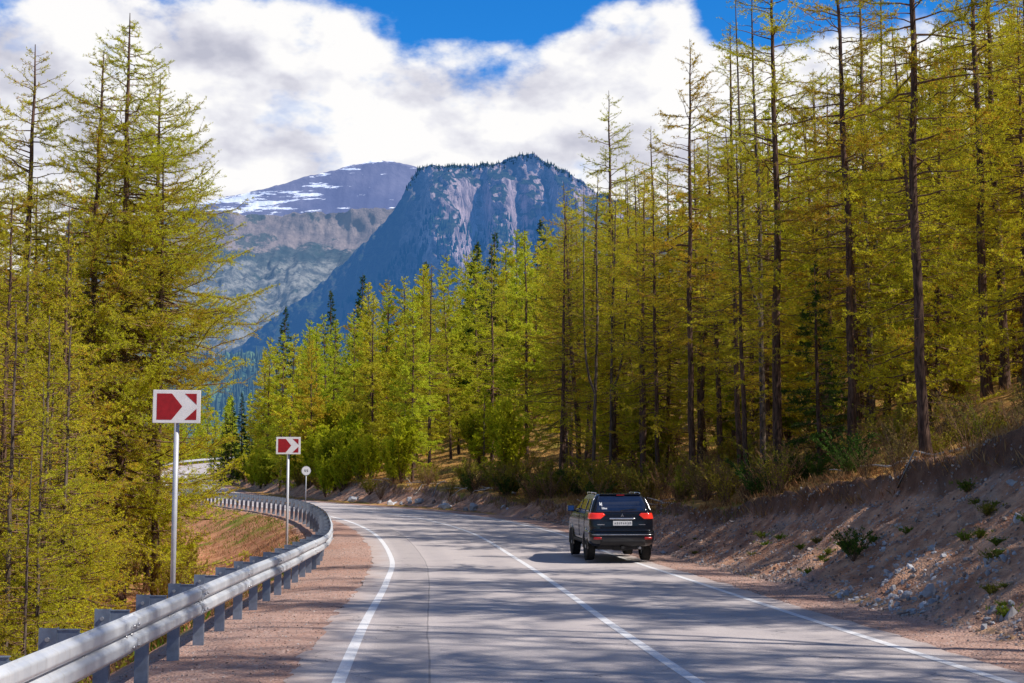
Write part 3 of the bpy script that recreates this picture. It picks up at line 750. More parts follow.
def build_tree(name, seed, H, cb, Rad, nb, tr, leafm, barkm, twigm, shape='larch', twig_step=.17, twig_len=.62, tuft_step=.075, tuft=.085, nbl=2,
               lowdead=0, sparse=1.0, lean=.0, fork=0, wid=.5, trunk_sides=9):
    r = np.random.default_rng(seed)
    k = 26; zt = np.linspace(-.6, H, k)
    wob = np.cumsum(r.normal(size=(k, 2)) * .022, 0) * (H / 20); wob -= wob[1]
    path = np.c_[wob[:, 0] + lean * np.maximum(zt, 0) ** 1.2 * .06, wob[:, 1], zt]
    rad = tr * np.clip(1 - zt / H, 0, 1) ** .75 + .012; rad[0] *= 1.5; rad[1] *= 1.25; rad[2] *= 1.05
    V, F = tubes(path[None], rad[None], trunk_sides)
    V = V + 0
    tv = [V]; tf = [F]
    if fork:
        for q in range(fork):
            z0 = H * (.25 + .2 * r.random()); kk = 14; zz = np.linspace(0, H - z0 - r.random() * 3, kk)
            az = r.random() * 6.28; bx = np.interp(z0, zt, path[:, 0]); by = np.interp(z0, zt, path[:, 1])
            off = .9 * (1 - np.exp(-zz / 1.6)) + zz * .02
            fp = np.c_[bx + np.cos(az) * off, by + np.sin(az) * off, z0 + zz]
            v2, f2 = tubes(fp[None], (tr * .6 * (1 - zz / zz[-1]) ** .8 + .012)[None], 7); tf.append(f2 + sum(len(a) for a in tv)); tv.append(v2)
    TV = np.concatenate(tv); TF = np.concatenate(tf)
    trunk = mesh_np('trunk', TV, [TF], [barkm], smooth=True)
    # branches
    u = np.sort(r.random(nb)) ** .92
    u = (u + np.linspace(0, 1, nb)) / 2
    zb = cb * H + u * (H * .985 - cb * H)
    if shape == 'larch':
        prof = (1 - u) ** .75 * np.minimum(1, .55 + u * 2.2) + .05
        L = Rad * prof * (.42 + .75 * r.random(nb))
        up = -.10 + .55 * u ** 1.5 + r.normal(size=nb) * .17; dr = -.26 + .10 * u; tipup = .30
    elif shape == 'forest':
        prof = (1 - u) ** .6 * np.minimum(1, .45 + u * 1.6) + .05
        L = Rad * prof * (.30 + .85 * r.random(nb)); up = .0 + .5 * u ** 1.3 + r.normal(size=nb) * .2; dr = -.24; tipup = .26
    elif shape == 'sweep':
        prof = (1 - u) ** .7 * np.minimum(1, .7 + u) + .05
        L = Rad * prof * (.55 + .6 * r.random(nb)); up = -.22 + .5 * u + r.normal(size=nb) * .10; dr = -.25; tipup = .42
    else:                                                       # spruce
        prof = (1 - u) ** .9 + .03
        L = Rad * prof * (.75 + .35 * r.random(nb)); up = -.05 + .45 * u + r.normal(size=nb) * .05; dr = -.30; tipup = .18
    az = np.arange(nb) * 2.399 + r.normal(size=nb) * 1.2
    kb = 7; t = np.linspace(0, 1, kb)
    hx = np.cos(az); hy = np.sin(az)
    bend = r.normal(size=nb) * .16
    rr_ = L[:, None] * t
    vert = L[:, None] * (up[:, None] * t + (dr) [..., None] * t ** 2 + tipup * t ** 3.5 if not np.isscalar(dr) else up[:, None] * t + dr * t ** 2 + tipup * t ** 3.5)
    lat = L[:, None] * bend[:, None] * t ** 2
    bx = np.interp(zb, zt, path[:, 0])[:, None]; by = np.interp(zb, zt, path[:, 1])[:, None]
    Pb = np.stack([bx + hx[:, None] * rr_ - hy[:, None] * lat, by + hy[:, None] * rr_ + hx[:, None] * lat, zb[:, None] + vert], -1)
    Pb[:, 1:-1] += r.normal(size=Pb[:, 1:-1].shape) * .02 * L[:, None, None]
    br = (.006 + .0105 * L)[:, None] * (1 - t * .88)
    bV, bF = tubes(Pb, br, 4)
    TW, TWr, Np, Nd, sz, tint, rust = branchwork(r, Pb, L, twig_step / sparse, twig_len, tuft_step, tuft, nbl, hang=.05 if shape != 'spruce' else .15)
    wV, wF = tubes(TW, TWr, 3)
    vs = [bV, wV]; fs = [bF, wF + len(bV)]; nwood = len(bF) + len(wF); off = len(bV) + len(wV)
    if lowdead:
        z2 = H * (.06 + (cb + .12) * r.random(lowdead)); L2 = Rad * (.15 + .55 * r.random(lowdead)); a2 = r.random(lowdead) * 6.28
        sl = r.normal(size=lowdead) * .15 - .05
        bx = np.interp(z2, zt, path[:, 0])[:, None]; by = np.interp(z2, zt, path[:, 1])[:, None]
        rr2 = L2[:, None] * t
        P2 = np.stack([bx + np.cos(a2)[:, None] * rr2, by + np.sin(a2)[:, None] * rr2, z2[:, None] + sl[:, None] * rr2 - .12 * L2[:, None] * t ** 2 + r.normal(size=(lowdead, kb)) * .02], -1)
        v2, f2 = tubes(P2, (.014 * (1 - t * .8))[None] * np.ones((lowdead, 1)), 3)
        vs.append(v2); fs.append(f2 + off); off += len(v2); nwood += len(f2)
    lV, lF = blades(Np, Nd, sz * 1.35, sz * wid, r)
    vs.append(lV); fs.append(lF + off)
    V = np.concatenate(vs); F = np.concatenate(fs)
    mi = np.r_[np.zeros(nwood, int), np.ones(len(lF), int)]
    at_t = np.r_[np.zeros(off), np.repeat(tint, 4)]; at_r = np.r_[np.zeros(off), np.repeat(rust, 4)]
    crown = mesh_np('crown', V, [F], [twigm, leafm], mi, attrs={'tint': at_t, 'rust': at_r})
    return trunk, crown

PROTO = {}
def proto(key, *a, **k): PROTO[key] = build_tree(key, *a, **k)
# full open-grown larches beside the guardrail (left)
proto('fullA', 101, 19.5, .09, 5.0, 255, .19, M_LARCH, M_BARK, M_TWIG, 'sweep', twig_step=.12, tuft_step=.062, tuft=.05, nbl=4, twig_len=.95, wid=.34)
proto('fullB', 102, 17.5, .05, 4.6, 210, .16, M_LARCH, M_BARK, M_TWIG, 'larch', twig_step=.12, tuft_step=.062, tuft=.05, nbl=4, twig_len=.9, wid=.34)
proto('fullC', 106, 18.5, .46, 4.6, 130, .17, M_LARCH, M_BARK, M_TWIG, 'sweep', twig_step=.12, tuft_step=.062, tuft=.05, nbl=4, twig_len=.9, wid=.34, lowdead=40)
proto('slimA', 103, 14.0, .03, 2.8, 170, .10, M_LARCH, M_BARK, M_TWIG, 'larch', twig_step=.125, tuft_step=.06, tuft=.046, nbl=4, twig_len=.8, wid=.34)
proto('slimB', 104, 9.0, .02, 2.1, 125, .055, M_LARCH, M_BARK_L, M_TWIG, 'larch', twig_step=.115, tuft_step=.055, tuft=.040, nbl=4, twig_len=.65, wid=.34)
# forest larches (right)
proto('forA', 111, 24, .24, 4.4, 125, .20, M_LARCH, M_BARK, M_TWIG, 'forest', twig_step=.15, tuft_step=.075, tuft=.062, nbl=4, lowdead=45, twig_len=.85, wid=.34)
proto('forB', 112, 22, .28, 4.0, 110, .16, M_LARCH, M_BARK, M_TWIG, 'forest', twig_step=.15, tuft_step=.075, tuft=.062, nbl=4, lowdead=55, twig_len=.85, wid=.34)
proto('forC', 113, 20, .14, 4.2, 140, .15, M_LARCH, M_BARK, M_TWIG, 'larch', twig_step=.15, tuft_step=.072, tuft=.062, nbl=4, lowdead=20, twig_len=.85, wid=.34)
proto('forD', 114, 23, .42, 3.2, 75, .13, M_LARCH, M_BARK_L, M_TWIG, 'forest', twig_step=.17, tuft_step=.08, tuft=.06, nbl=3, lowdead=60, fork=1, twig_len=.8, wid=.34)
proto('forE', 115, 17, .06, 4.0, 150, .12, M_LARCH, M_BARK, M_TWIG, 'sweep', twig_step=.14, tuft_step=.068, tuft=.062, nbl=4, lowdead=6, twig_len=.85, wid=.34)
# mid distance
proto('midA', 121, 21, .10, 3.9, 160, .16, M_LARCH_FAR, M_BARK, M_TWIG, 'larch', twig_step=.19, tuft_step=.11, tuft=.13, nbl=3, lowdead=8, wid=.6, trunk_sides=6, twig_len=.8)
proto('midB', 122, 19, .04, 3.5, 160, .14, M_LARCH_FAR, M_BARK, M_TWIG, 'larch', twig_step=.19, tuft_step=.11, tuft=.13, nbl=3, wid=.6, trunk_sides=6, twig_len=.8)
proto('midC', 123, 22, .16, 3.8, 150, .15, M_LARCH_FAR, M_BARK, M_TWIG, 'forest', twig_step=.19, tuft_step=.11, tuft=.13, nbl=3, lowdead=12, wid=.6, trunk_sides=6, twig_len=.8)
proto('spruA', 131, 20, .04, 2.9, 190, .18, M_SPRUCE, M_BARK, M_TWIG, 'spruce', twig_step=.20, tuft_step=.09, tuft=.14, nbl=3, wid=.55, twig_len=.55, trunk_sides=6)
proto('spruB', 132, 7.5, .03, 1.7, 110, .08, M_SPRUCE, M_BARK, M_TWIG, 'spruce', twig_step=.13, tuft_step=.055, tuft=.075, nbl=3, twig_len=.4)
proto('youngA', 141, 6.0, .03, 1.5, 90, .055, M_YOUNG, M_BARK_L, M_TWIG, 'larch', twig_step=.14, tuft_step=.07, tuft=.09, nbl=3, twig_len=.5, wid=.6)

KINDNAME = {'spruA': 'spruce_tree', 'spruB': 'spruce_tree', 'youngA': 'young_tree'}
def plant(key, x, y, sc=1.0, rz=0, label=None, group=None, cat='tree', zo=0.0, tilt=(0, 0), hs=1.0):
    tk, cr = PROTO[key]
    o = empty(KINDNAME.get(key, 'larch_tree'), (x, y, gz(x, y) + zo), rz, label=label, cat=cat, group=group)
    o.scale = (sc, sc, sc * hs); o.rotation_euler = (tilt[0], tilt[1], rz)
    obj('trunk', tk, o); obj('crown', cr, o)
    return o
HT = {'fullA': 19.5, 'fullB': 17.5, 'fullC': 18.5, 'slimA': 14, 'slimB': 9, 'forA': 24, 'forB': 22, 'forC': 20, 'forD': 23, 'forE': 17, 'midA': 21, 'midB': 19, 'midC': 22, 'spruA': 20, 'spruB': 7.5, 'youngA': 6}
placed = []
def place(key, px, D, top=None, h=None, label=None, **kw):
    """stands at forward distance D; height from where its tip reaches"""
    x = at(px, D); z0 = gz(x, D)
    if h is None: h = 1.75 + (495.5 - top) / 1422.2 * D - z0
    s = h / HT[key]
    placed.append((x, D))
    return plant(key, x, D, s, label=label, **kw)
# left side, hand placed
place('fullA', 124, 43, top=0, rz=1.0, label='tallest larch of the left clump, its tip highest against the clouds')
place('fullB', 92, 42, top=40, rz=2.2, label='larch just left of the tallest one in the clump behind the guardrail')
place('fullC', 154, 46, top=66, rz=4.1, label='larch right of the tallest one, its long branches reaching out over the valley')
place('fullC', 160, 43, top=150, rz=5.2, label='rusty green lower larch at the right edge of the left clump')
place('fullB', 20, 44, top=34, rz=.4, label='pointed larch near the left frame edge with sky round its tip')
place('fullA', -45, 40, top=70, rz=2.9, label='larch partly cut by the left frame edge')
place('slimA', 60, 34, top=205, rz=3.3, label='slender yellow green larch low at the left with a thin pale stem')
place('slimA', 8, 33, top=190, rz=.9, label='slender larch low in the left corner of the view')
GL = 'larches packed together behind the guardrail'
gl = ['young larch in the thicket behind the guardrail']
for i in range(26):
    px = rng.uniform(-60, 118); D = rng.uniform(24, 40)
    if px > 80 and D < 30: px -= 70
    place('slimB' if rng.random() < .6 else 'slimA', px, D, top=rng.uniform(300, 470) if D < 34 else rng.uniform(230, 400), rz=rng.uniform(0, 6), label=gl[0], group=GL)
for i in range(14):
    px = rng.uniform(-90, 128); D = rng.uniform(46, 75)
    place('midA' if i % 2 else 'fullB', px, D, top=rng.uniform(150, 300), rz=rng.uniform(0, 6), label='larch standing deeper behind the front clump on the left', group='larches deeper in the wood left of the road')
# right side, hand placed trunks
H_ = [('forA', 615, 74, 82, .2, 'tall larch with an open tip against the cloud, just right of the cliff'),
 ('forB', 693, 56, 28, 1.4, 'thick dark larch behind the car with long bare side branches near its tip'),
 ('forA', 778, 47, -90, 2.6, 'dark straight larch trunk rising out of the frame right of the car'),
 ('forD', 763, 50, -40, 3.4, 'thin leaning larch close beside the dark straight trunk'),
 ('forB', 850, 43, -120, 4.2, 'tall larch with a thin dark stem over the middle of the bank'),
 ('forD', 872, 50, -90, 5.1, 'slender bare stemmed larch leaning slightly behind the bank'),
 ('forB', 925, 31.5, -260, .9, 'straight grey brown larch rooted on the lip of the earth bank'),
 ('forA', 988, 42, -170, 2.0, 'left one of the two thick trunks standing together at the right'),
 ('forA', 1006, 43, -150, 5.7, 'right one of the two thick trunks standing together at the right'),
 ('forE', 1040, 36, -60, 1.1, 'larch with drooping twigs cut by the right frame edge'),
 ('forC', 735, 66, 10, .3, 'full larch between the dark trunks behind the car'),
 ('forC', 655, 80, 120, 4.0, 'lower dense larch left of the thick dark one'),
 ('forC', 572, 84, 215, 2.2, 'leafy larch above the car with its trunk pair in the sun'),
 ('forB', 578, 82, 190, 5.0, 'second trunk of the pair standing above the car'),
 ('forC', 430, 108, 262, 1.2, 'broad larch over the far bend with a clear straight stem'),
 ('forC', 492, 112, 240, 3.9, 'larch with a crooked leaning stem left of the young green tree'),
 ('forE', 905, 60, 70, 2.4, 'bright yellow green larch filling the gap behind the bank'),
 ('forC', 820, 62, 60, 5.5, 'bushy larch behind the small dark spruce'),
 ('forE', 955, 56, 20, 4.4, 'yellow green larch between the lone trunk and the thick pair')]
for key, px, D, top, rz, lab in H_: place(key, px, D, top=top, rz=rz, label=lab)
place('spruB', 818, 44, top=262, rz=1, label='small dark green spruce with tiered branches at the top of the bank')
place('spruB', 510, 92, top=425, rz=2, label='tiny spruce on the sunny clearing beyond the bend')
place('youngA', 484, 100, top=388, rz=2, label='fresh green young tree in the sunny clearing')
place('youngA', 405, 104, top=405, rz=4, label='bright young tree at the road edge of the far bend')
# spruces in the mid-distance forest
for i, (px, D, top) in enumerate([(232, 196, 400), (226, 185, 412), (242, 200, 392), (478, 150, 238), (495, 158, 228), (486, 140, 262), (540, 150, 215), (425, 165, 258), (330, 190, 288), (285, 215, 305), (362, 180, 272), (215, 205, 425), (222, 192, 430), (250, 188, 420)]):
    place('spruA', px, D, top=top, rz=i, label='dark green spruce among the lighter larches of the hillside forest', group='dark spruces in the hillside forest')
# forest fill on the slope, right of the road
def fill(n, cond, keys, lab, group, topline, mind, tries=6000, hr=(15, 22)):
    c = 0
    for _ in range(tries):
        if c >= n: break
        D = rng.uniform(*cond[0]); px = rng.uniform(*cond[1])
        x = at(px, D)
        d, s = sd(np.array([x]), np.array([D])); d = d[0]
        if d < cond[2] or d > cond[3]: continue
        if 78 < D < 118 and d < 17 and 430 < px < 655: continue
        if placed and min((x - a) ** 2 + (D - b) ** 2 for a, b in placed) < mind ** 2: continue
        z0 = gz(x, D); h = rng.uniform(*hr)
        lim = 1.75 + (495.5 - (np.interp(px, *topline) + rng.uniform(-6, 26))) / 1422.2 * D - z0
        h = min(h, lim) if lim > 6 else h * .5
        kk_ = keys[rng.integers(len(keys))]
        if kk_ == 'spruA' : lab_, grp_ = 'dark green spruce among the lighter larches of the hillside forest', 'dark spruces in the hillside forest'
        else: lab_, grp_ = lab, group
        place(kk_, px, D, h=h, rz=rng.uniform(0, 6.28), label=lab_, group=grp_, hs=1.0, tilt=(rng.normal() * .028, rng.normal() * .028)); c += 1
    return c
TL = ([180, 215, 235, 255, 300, 345, 400, 440, 500, 560, 600, 650, 700, 760, 820, 900, 1024, 2000], [470, 435, 395, 330, 322, 292, 268, 252, 222, 190, 172, 150, 130, 105, 70, 25, -30, -120])
n1 = fill(46, ((34, 62), (640, 1150), 11.5, 60), ['forB', 'forC', 'forE', 'forE', 'forA'], 'larch in the dense wood above the earth bank', 'larches in the wood above the earth bank', TL, 2.3)
n2 = fill(44, ((60, 105), (470, 1040), 9.5, 80), ['forC', 'forE', 'midA', 'midC', 'forB'], 'larch deep in the wood behind the car', 'larches of the wood behind the car', TL, 2.9)
n2 += fill(14, ((44, 76), (540, 790), 7.2, 13), ['forB', 'forA', 'forC', 'forD'], 'larch near the roadside just beyond the car', 'larches near the roadside beyond the car', TL, 1.8)
n3 = fill(100, ((95, 215), (225, 640), 6.2, 70), ['midA', 'midB', 'midC'], 'larch in the hillside forest above the far bend', 'larches of the hillside forest above the far bend', TL, 3.3)
# far trees, too many and too small to tell apart: one wood of low crowns
proto('farA', 151, 14, .06, 2.6, 75, .10, M_LARCH_FAR, M_BARK, M_TWIG, 'larch', twig_step=.42, tuft_step=.26, tuft=.24, nbl=3, wid=.6, trunk_sides=5, twig_len=.8)
proto('farB', 152, 14, .03, 2.2, 80, .10, M_LARCH_FAR, M_BARK, M_TWIG, 'larch', twig_step=.42, tuft_step=.26, tuft=.24, nbl=3, wid=.6, trunk_sides=5, twig_len=.8)
proto('farS', 153, 14, .03, 2.0, 95, .10, M_SPRUCE, M_BARK, M_TWIG, 'spruce', twig_step=.40, tuft_step=.24, tuft=.26, nbl=3, wid=.6, trunk_sides=5)
def mdata(me):
    co = np.empty(len(me.vertices) * 3, np.float32); me.vertices.foreach_get('co', co)
    li = np.empty(len(me.loops), np.int32); me.loops.foreach_get('vertex_index', li)
    mi = np.empty(len(me.polygons), np.int32); me.polygons.foreach_get('material_index', mi)
    at_ = []
    for k in ('tint', 'rust'):
        v = np.zeros(len(me.vertices), np.float32)
        if k in me.attributes: me.attributes[k].data.foreach_get('value', v)
        at_.append(v)
    return co.reshape(-1, 3), li.reshape(-1, 4), mi, at_
FARD = {k: [mdata(m_) for m_ in PROTO[k]] for k in ('farA', 'farB', 'farS')}
def wood(name, n, D0, D1, P0, P1, dlo, dhi, topline, mind, h0, h1, label):
    Vs = []; Fs = []; Ms = []; T_ = []; R_ = []; off = 0; c = 0
    for _ in range(8000):
        if c >= n: break
        D = rng.uniform(D0, D1); px = rng.uniform(P0, P1); x = at(px, D); d = sd(np.array([x]), np.array([D]))[0][0]
        if d < dlo or d > dhi or (abs(d) < 7.5) or min((x - a) ** 2 + (D - b) ** 2 for a, b in placed) < mind ** 2: continue
        placed.append((x, D)); z0 = gz(x, D)
        lim = 1.75 + (495.5 - (np.interp(px, *topline) + rng.uniform(-6, 26))) / 1422.2 * D - z0
        h = min(rng.uniform(h0, h1), max(lim, 5.)); sc_ = h / 14; q = rng.uniform(0, 6.28); cq, sq = np.cos(q) * sc_, np.sin(q) * sc_
        tj = rng.normal() * .12; key = ['farA', 'farB', 'farA', 'farB', 'farS'][rng.integers(5)]
        for j, (co, f, mi, at_) in enumerate(FARD[key]):
            Vs.append(np.stack([co[:, 0] * cq - co[:, 1] * sq + x, co[:, 0] * sq + co[:, 1] * cq + D, co[:, 2] * sc_ + z0], -1)); Fs.append(f + off); off += len(co)
            Ms.append(mi * 0 if j == 0 else np.where(mi == 0, 1, 3 if key == 'farS' else 2)); T_.append(np.clip(at_[0] + tj, 0, 1)); R_.append(np.clip(at_[1] + tj * .5, 0, 1))
        c += 1
    me = mesh_np(name, np.concatenate(Vs), [np.concatenate(Fs)], [M_BARK, M_TWIG, M_LARCH_FAR, M_SPRUCE], np.concatenate(Ms), attrs={'tint': np.concatenate(T_), 'rust': np.concatenate(R_)})
    obj(name, me, kind='stuff', label=label, cat='forest')
    return c
n3b = wood('slope_forest_upper', 110, 150, 238, 235, 600, 22, 100, TL, 2.6, 9, 15, 'small larches and spruces massed high on the slope over the bend')
n4 = wood('far_roadside_forest', 80, 262, 380, 120, 300, -120, 90, ([0, 400], [385, 385]), 3.5, 10, 17, 'yellow green wood beyond the far stretch of road')
# trees beside the road just outside the view: they throw the stripes of shade on the asphalt
for i, (x, y) in enumerate([(12.5, 8), (14, 14), (12.2, 19.5), (17, 17), (14.5, 25), (19, 11), (21, 22), (16.5, 21.5), (12.3, 11), (18.5, 28), (15.5, 9), (24, 15), (26, 20), (22, 9), (20, 16.5), (13.5, 5.5), (25, 27), (17.5, 6.5)]):
    plant(['forC', 'forD', 'forB', 'forC'][i % 4], x, y, .8 + .03 * (i % 4), rz=i * 1.3, label='larch on the bank beside the road, right of the view', group='larches on the bank right of the view')
print('FILL', n1, n2, n3, n4)

# ------------------------------------------------------------------ shrubs
def build_shrub(seed, H, nst, leafm, twigm, leaf=.05, density=1.0, spread=.6, wid=.5, step=.09, tl=.35):
    r = np.random.default_rng(seed); kb = 6; t = np.linspace(0, 1, kb)
    az = r.random(nst) * 6.28; out_ = spread * (.2 + .9 * r.random(nst)); L = H * (.55 + .5 * r.random(nst))
    P = np.stack([np.cos(az)[:, None] * out_[:, None] * L[:, None] * t ** 1.2, np.sin(az)[:, None] * out_[:, None] * L[:, None] * t ** 1.2,
                  L[:, None] * t * (1 - .15 * t * out_[:, None]) - .1], -1)
    P += np.cumsum(r.normal(size=P.shape) * .02 * H, 1) * (t[None, :, None] > 0)
    V, F = tubes(P, np.tile((.012 * (1 - t * .75))[None] * (.5 + H * .3), (nst, 1)), 3)
    TW, TWr, Np, Nd, sz, ti, ru = branchwork(r, P, L, step, tl, .06 / density, leaf, 2, tw_rad=.004, droop=.0, tstart=.2, spread=.8, hang=-.25, inner=.4)
    wV, wF = tubes(TW, TWr, 3)
    vs = [V, wV]; nw = len(F) + len(wF); off = len(V) + len(wV)
    stems = mesh_np('stems', np.concatenate(vs), [np.concatenate([F, wF + len(V)])], [twigm])
    if density <= .01: return stems, None
    lV, lF = blades(Np, Nd, sz * 1.3, sz * wid, r)
    return stems, mesh_np('foliage', lV, [lF], [leafm], attrs={'tint': np.repeat(ti, 4), 'rust': np.repeat(ru, 4)})
SH = {'bare': build_shrub(201, 1.3, 26, M_DRY, M_TWIG_RED, .03, .3, .7), 'bare2': build_shrub(202, 1.6, 20, M_SHRUB, M_TWIG, .035, .45, .6),
      'leafy': build_shrub(203, 1.5, 26, M_SHRUB, M_TWIG, .06, 1.0, .65), 'bright': build_shrub(204, 3.2, 30, M_YOUNG, M_TWIG, .10, 1.1, .38, wid=.65, step=.11, tl=.6),
      'low': build_shrub(205, .45, 26, M_GRASS, M_TWIG, .045, 1.2, 1.1, step=.04, tl=.15), 'dark': build_shrub(206, 1.1, 30, M_SPRUCE, M_TWIG, .06, 1.2, .8)}
SL = {'bare': ('bare reddish twiggy shrub', 'shrub'), 'bare2': ('thinly leaved brown shrub', 'shrub'), 'leafy': ('olive leafy shrub', 'shrub'), 'bright': ('bright yellow green bush', 'shrub'), 'low': ('small green tuft', 'plant'), 'dark': ('dark green shrub', 'shrub')}
def shrub(key, x, y, sc, where, group):
    st, fo = SH[key]
    lab, cat = SL[key]
    o = empty('green_tuft' if key == 'low' else 'shrub', (x, y, gz(x, y)), rng.uniform(0, 6.28), label=lab + ' ' + where, cat=cat, group=lab + ' ' + group)
    s = sc * rng.uniform(.8, 1.25); o.scale = (s, s, s * rng.uniform(.85, 1.15))
    obj('stems', st, o)
    if fo: obj('foliage', fo, o)
def toe_top(s):
    hb = np.interp(s, [-10, 15, 22, 27, 32, 37, 46, 55, 65, 85, 110, 300], [4.3, 4.0, 3.55, 2.9, 2.35, 1.85, 1.05, .7, .7, 1.1, 1.6, 1.6])
    toe = 4.45 + np.interp(s, [60, 90, 200, 230], [0, 1.2, 1.0, .6]); return toe, toe + hb * 1.12 + .3
for i in range(120):                                            # along the lip of the bank
    s = rng.uniform(18, 80); toe, top = toe_top(s); d = top + abs(rng.normal()) * 2.0 + .15
    p = road_pt(s, d); k_ = ['bare', 'bare2', 'leafy', 'bare2', 'bare', 'dark', 'leafy'][rng.integers(7)]
    shrub(k_, p[0], p[1], .75 + .3 * (s > 35), 'on the edge of the wood along the bank', 'along the bank edge')
for i in range(80):                                             # far bend
    s = rng.uniform(78, 205); toe, top = toe_top(s); d = toe + .6 + abs(rng.normal()) * 3.0
    p = road_pt(s, d); k_ = ['bright', 'leafy', 'bright', 'bare'][rng.integers(4)]
    if 52 < s < 95: k_ = ['bare', 'bare2', 'leafy'][rng.integers(3)]
    shrub(k_, p[0], p[1], 1.0, 'beside the far bend', 'beside the far bend')
for i in range(75):                                             # undergrowth between the trunks
    D = rng.uniform(48, 118); px = rng.uniform(430, 1010); x = at(px, D); d = sd(np.array([x]), np.array([D]))[0][0]
    if d < 9 or d > 42: continue
    shrub(['leafy', 'bright', 'leafy', 'bare2'][rng.integers(4)], x, D, .8 if rng.random() < .5 else 1.2, 'between the trunks of the wood', 'between the trunks of the wood')
for px, D, sc in ((322, 122, 1.6), (335, 116, 1.5), (348, 118, 1.7), (312, 128, 1.6), (362, 112, 1.2), (300, 134, 1.5), (328, 130, 1.9), (345, 126, 1.9), (372, 110, 1.1)):
    shrub('bright', at(px, D), D, sc, 'in the sunny group above the small round sign', 'above the small round sign')
for i in range(60):                                             # left foot of the shoulder
    D = rng.uniform(19, 60); px = rng.uniform(-20, 165) if D < 42 else rng.uniform(120, 200)
    shrub(['bare', 'bare2', 'leafy', 'bare'][rng.integers(4)], at(px, D), D, .8, 'under the larches behind the guardrail', 'under the larches on the left')
for i in range(46):
    s = [19, 22, 24.5, 29][i % 4] + rng.normal() * 1.1 if i % 3 else rng.uniform(16, 44); toe, top = toe_top(s); d = toe + np.clip([.25, .4, .6, .3][i % 4] + rng.normal() * .1, .1, .8) * (top - toe)
    p = road_pt(s, d); shrub('low', p[0], p[1], .22 + .4 * rng.random(), 'growing on the bare earth bank', 'on the earth bank')
shrub('dark', at(850, 27), 27, .5, 'alone in the middle of the earth bank', 'on the earth bank alone')

# ------------------------------------------------------------------ undergrowth, grass, dead twigs, stones
def scatter_blades(name, pts, hgt, wd, mat, r, lean=.5, label=None, cat='grass', per=1):
    n = len(pts); z = ground(pts[:, 0], pts[:, 1])
    P = np.c_[pts, z - .02]; D = np.c_[r.normal(size=(n, 2)) * lean, np.ones(n)]
    V, F = blades(P, D, hgt, wd, r)
    me = mesh_np(name, V, [F], [mat], attrs={'tint': np.repeat(np.clip(.5 * fbm(pts[:, 0] * .4, pts[:, 1] * .4, 3, 9) + r.random(n) * .6 + .15, 0, 1), 4), 'rust': np.repeat(r.random(n), 4)})
    return obj(name, me, kind='stuff', label=label, cat=cat)
r = np.random.default_rng(5)
def pts_right(n, s0, s1, wmax, start=0.0):
    s = r.uniform(s0, s1, n); toe, top = toe_top(s); d = top + start + wmax * r.random(n) ** 1.5; p = road_pt(s, d); return p[:, :2]
def clump(p, cell, thr, seed, soft=.15):
    v = fbm(p[:, 0] * cell, p[:, 1] * cell, 3, seed); return p[v > thr + r.normal(size=len(p)) * soft]
p = np.concatenate([clump(pts_right(28000, 16, 62, 9, -.25), .9, -.1, 3), clump(pts_right(45000, 55, 130, 22, -.4), .6, -.1, 4)])
scatter_blades('dry_grass', p, .12 + .22 * r.random(len(p)), .012 + .02 * r.random(len(p)), M_DRY, r, .6, 'tangle of dry straw coloured grass on the forest edge')
p = clump(pts_right(30000, 40, 150, 16, -.3), .35, .05, 14)
scatter_blades('green_grass', p, .10 + .15 * r.random(len(p)), .015 + .02 * r.random(len(p)), M_GRASS, r, .6, 'fresh green grass patches on the verge of the bend')
n = 36000; s = r.uniform(16, 110, n); d = -(6.0 + 16 * r.random(n) ** 1.3); p = road_pt(s, d)[:, :2]; p = clump(p, .35, .06, 24, .08)
scatter_blades('meadow_grass', p, .08 + .16 * r.random(len(p)), .012 + .022 * r.random(len(p)), M_GRASS, r, .7, 'grass growing in the hollow inside the bend')
p = road_pt(r.uniform(14, 70, 18000), -(5.9 + 9 * r.random(18000)))[:, :2]; p = clump(p, .6, .0, 34)
scatter_blades('dry_hollow_grass', p, .10 + .25 * r.random(len(p)), .010 + .015 * r.random(len(p)), M_DRY, r, .7, 'dry grass and twigs in the hollow behind the guardrail')

# stones
ICO = None
def stones(name, P, size, mat, r, flat=.65, label=None, cat='gravel', seedcol=None):
    bm = bmesh.new(); bmesh.ops.create_icosphere(bm, subdivisions=1, radius=1)
    v0 = np.array([v.co[:] for v in bm.verts]); f0 = np.array([[v.index for v in f.verts] for f in bm.faces]); bm.free()
    n = len(P); A = r.normal(size=(n, 3, 3)); Q, _ = np.linalg.qr(A)
    jit = v0[None] * (1 + .28 * r.normal(size=(n, len(v0), 1)))
    S = np.stack([np.ones(n), .6 + .4 * r.random(n), flat * (.6 + .5 * r.random(n))], -1)[:, None] * size[:, None, None]
    V = np.einsum('nij,nvj->nvi', Q, jit * S); V += P[:, None]
    F = f0[None] + (np.arange(n) * len(v0))[:, None, None]
    me = mesh_np(name, V.reshape(-1, 3), [F.reshape(-1, 3)], [mat], attrs={'tint': np.repeat(r.random(n), len(v0))})
    return me
def stone_mat(name, a, b, c):
    m, nt, out = nmat(name); g = NT(nt)
    col = g.ramp(g.attr('tint'), [(0, a), (.5, b), (1, c)])
    n = g.noise(g.pos(), 9, 4, .6); col = g.mix(g.math('MULTIPLY', g.step(n, .4, .7), .4), col, tuple(v * .6 for v in a))
    g.bsdf(out, col, .9, 0, g.bump(n, .4, .02), .2); return m
M_STONE = stone_mat('bank_stones', (.20, .13, .10), (.36, .30, .27), (.52, .50, .49))
M_PEB = stone_mat('shoulder_gravel', (.22, .15, .12), (.40, .30, .26), (.60, .54, .50))
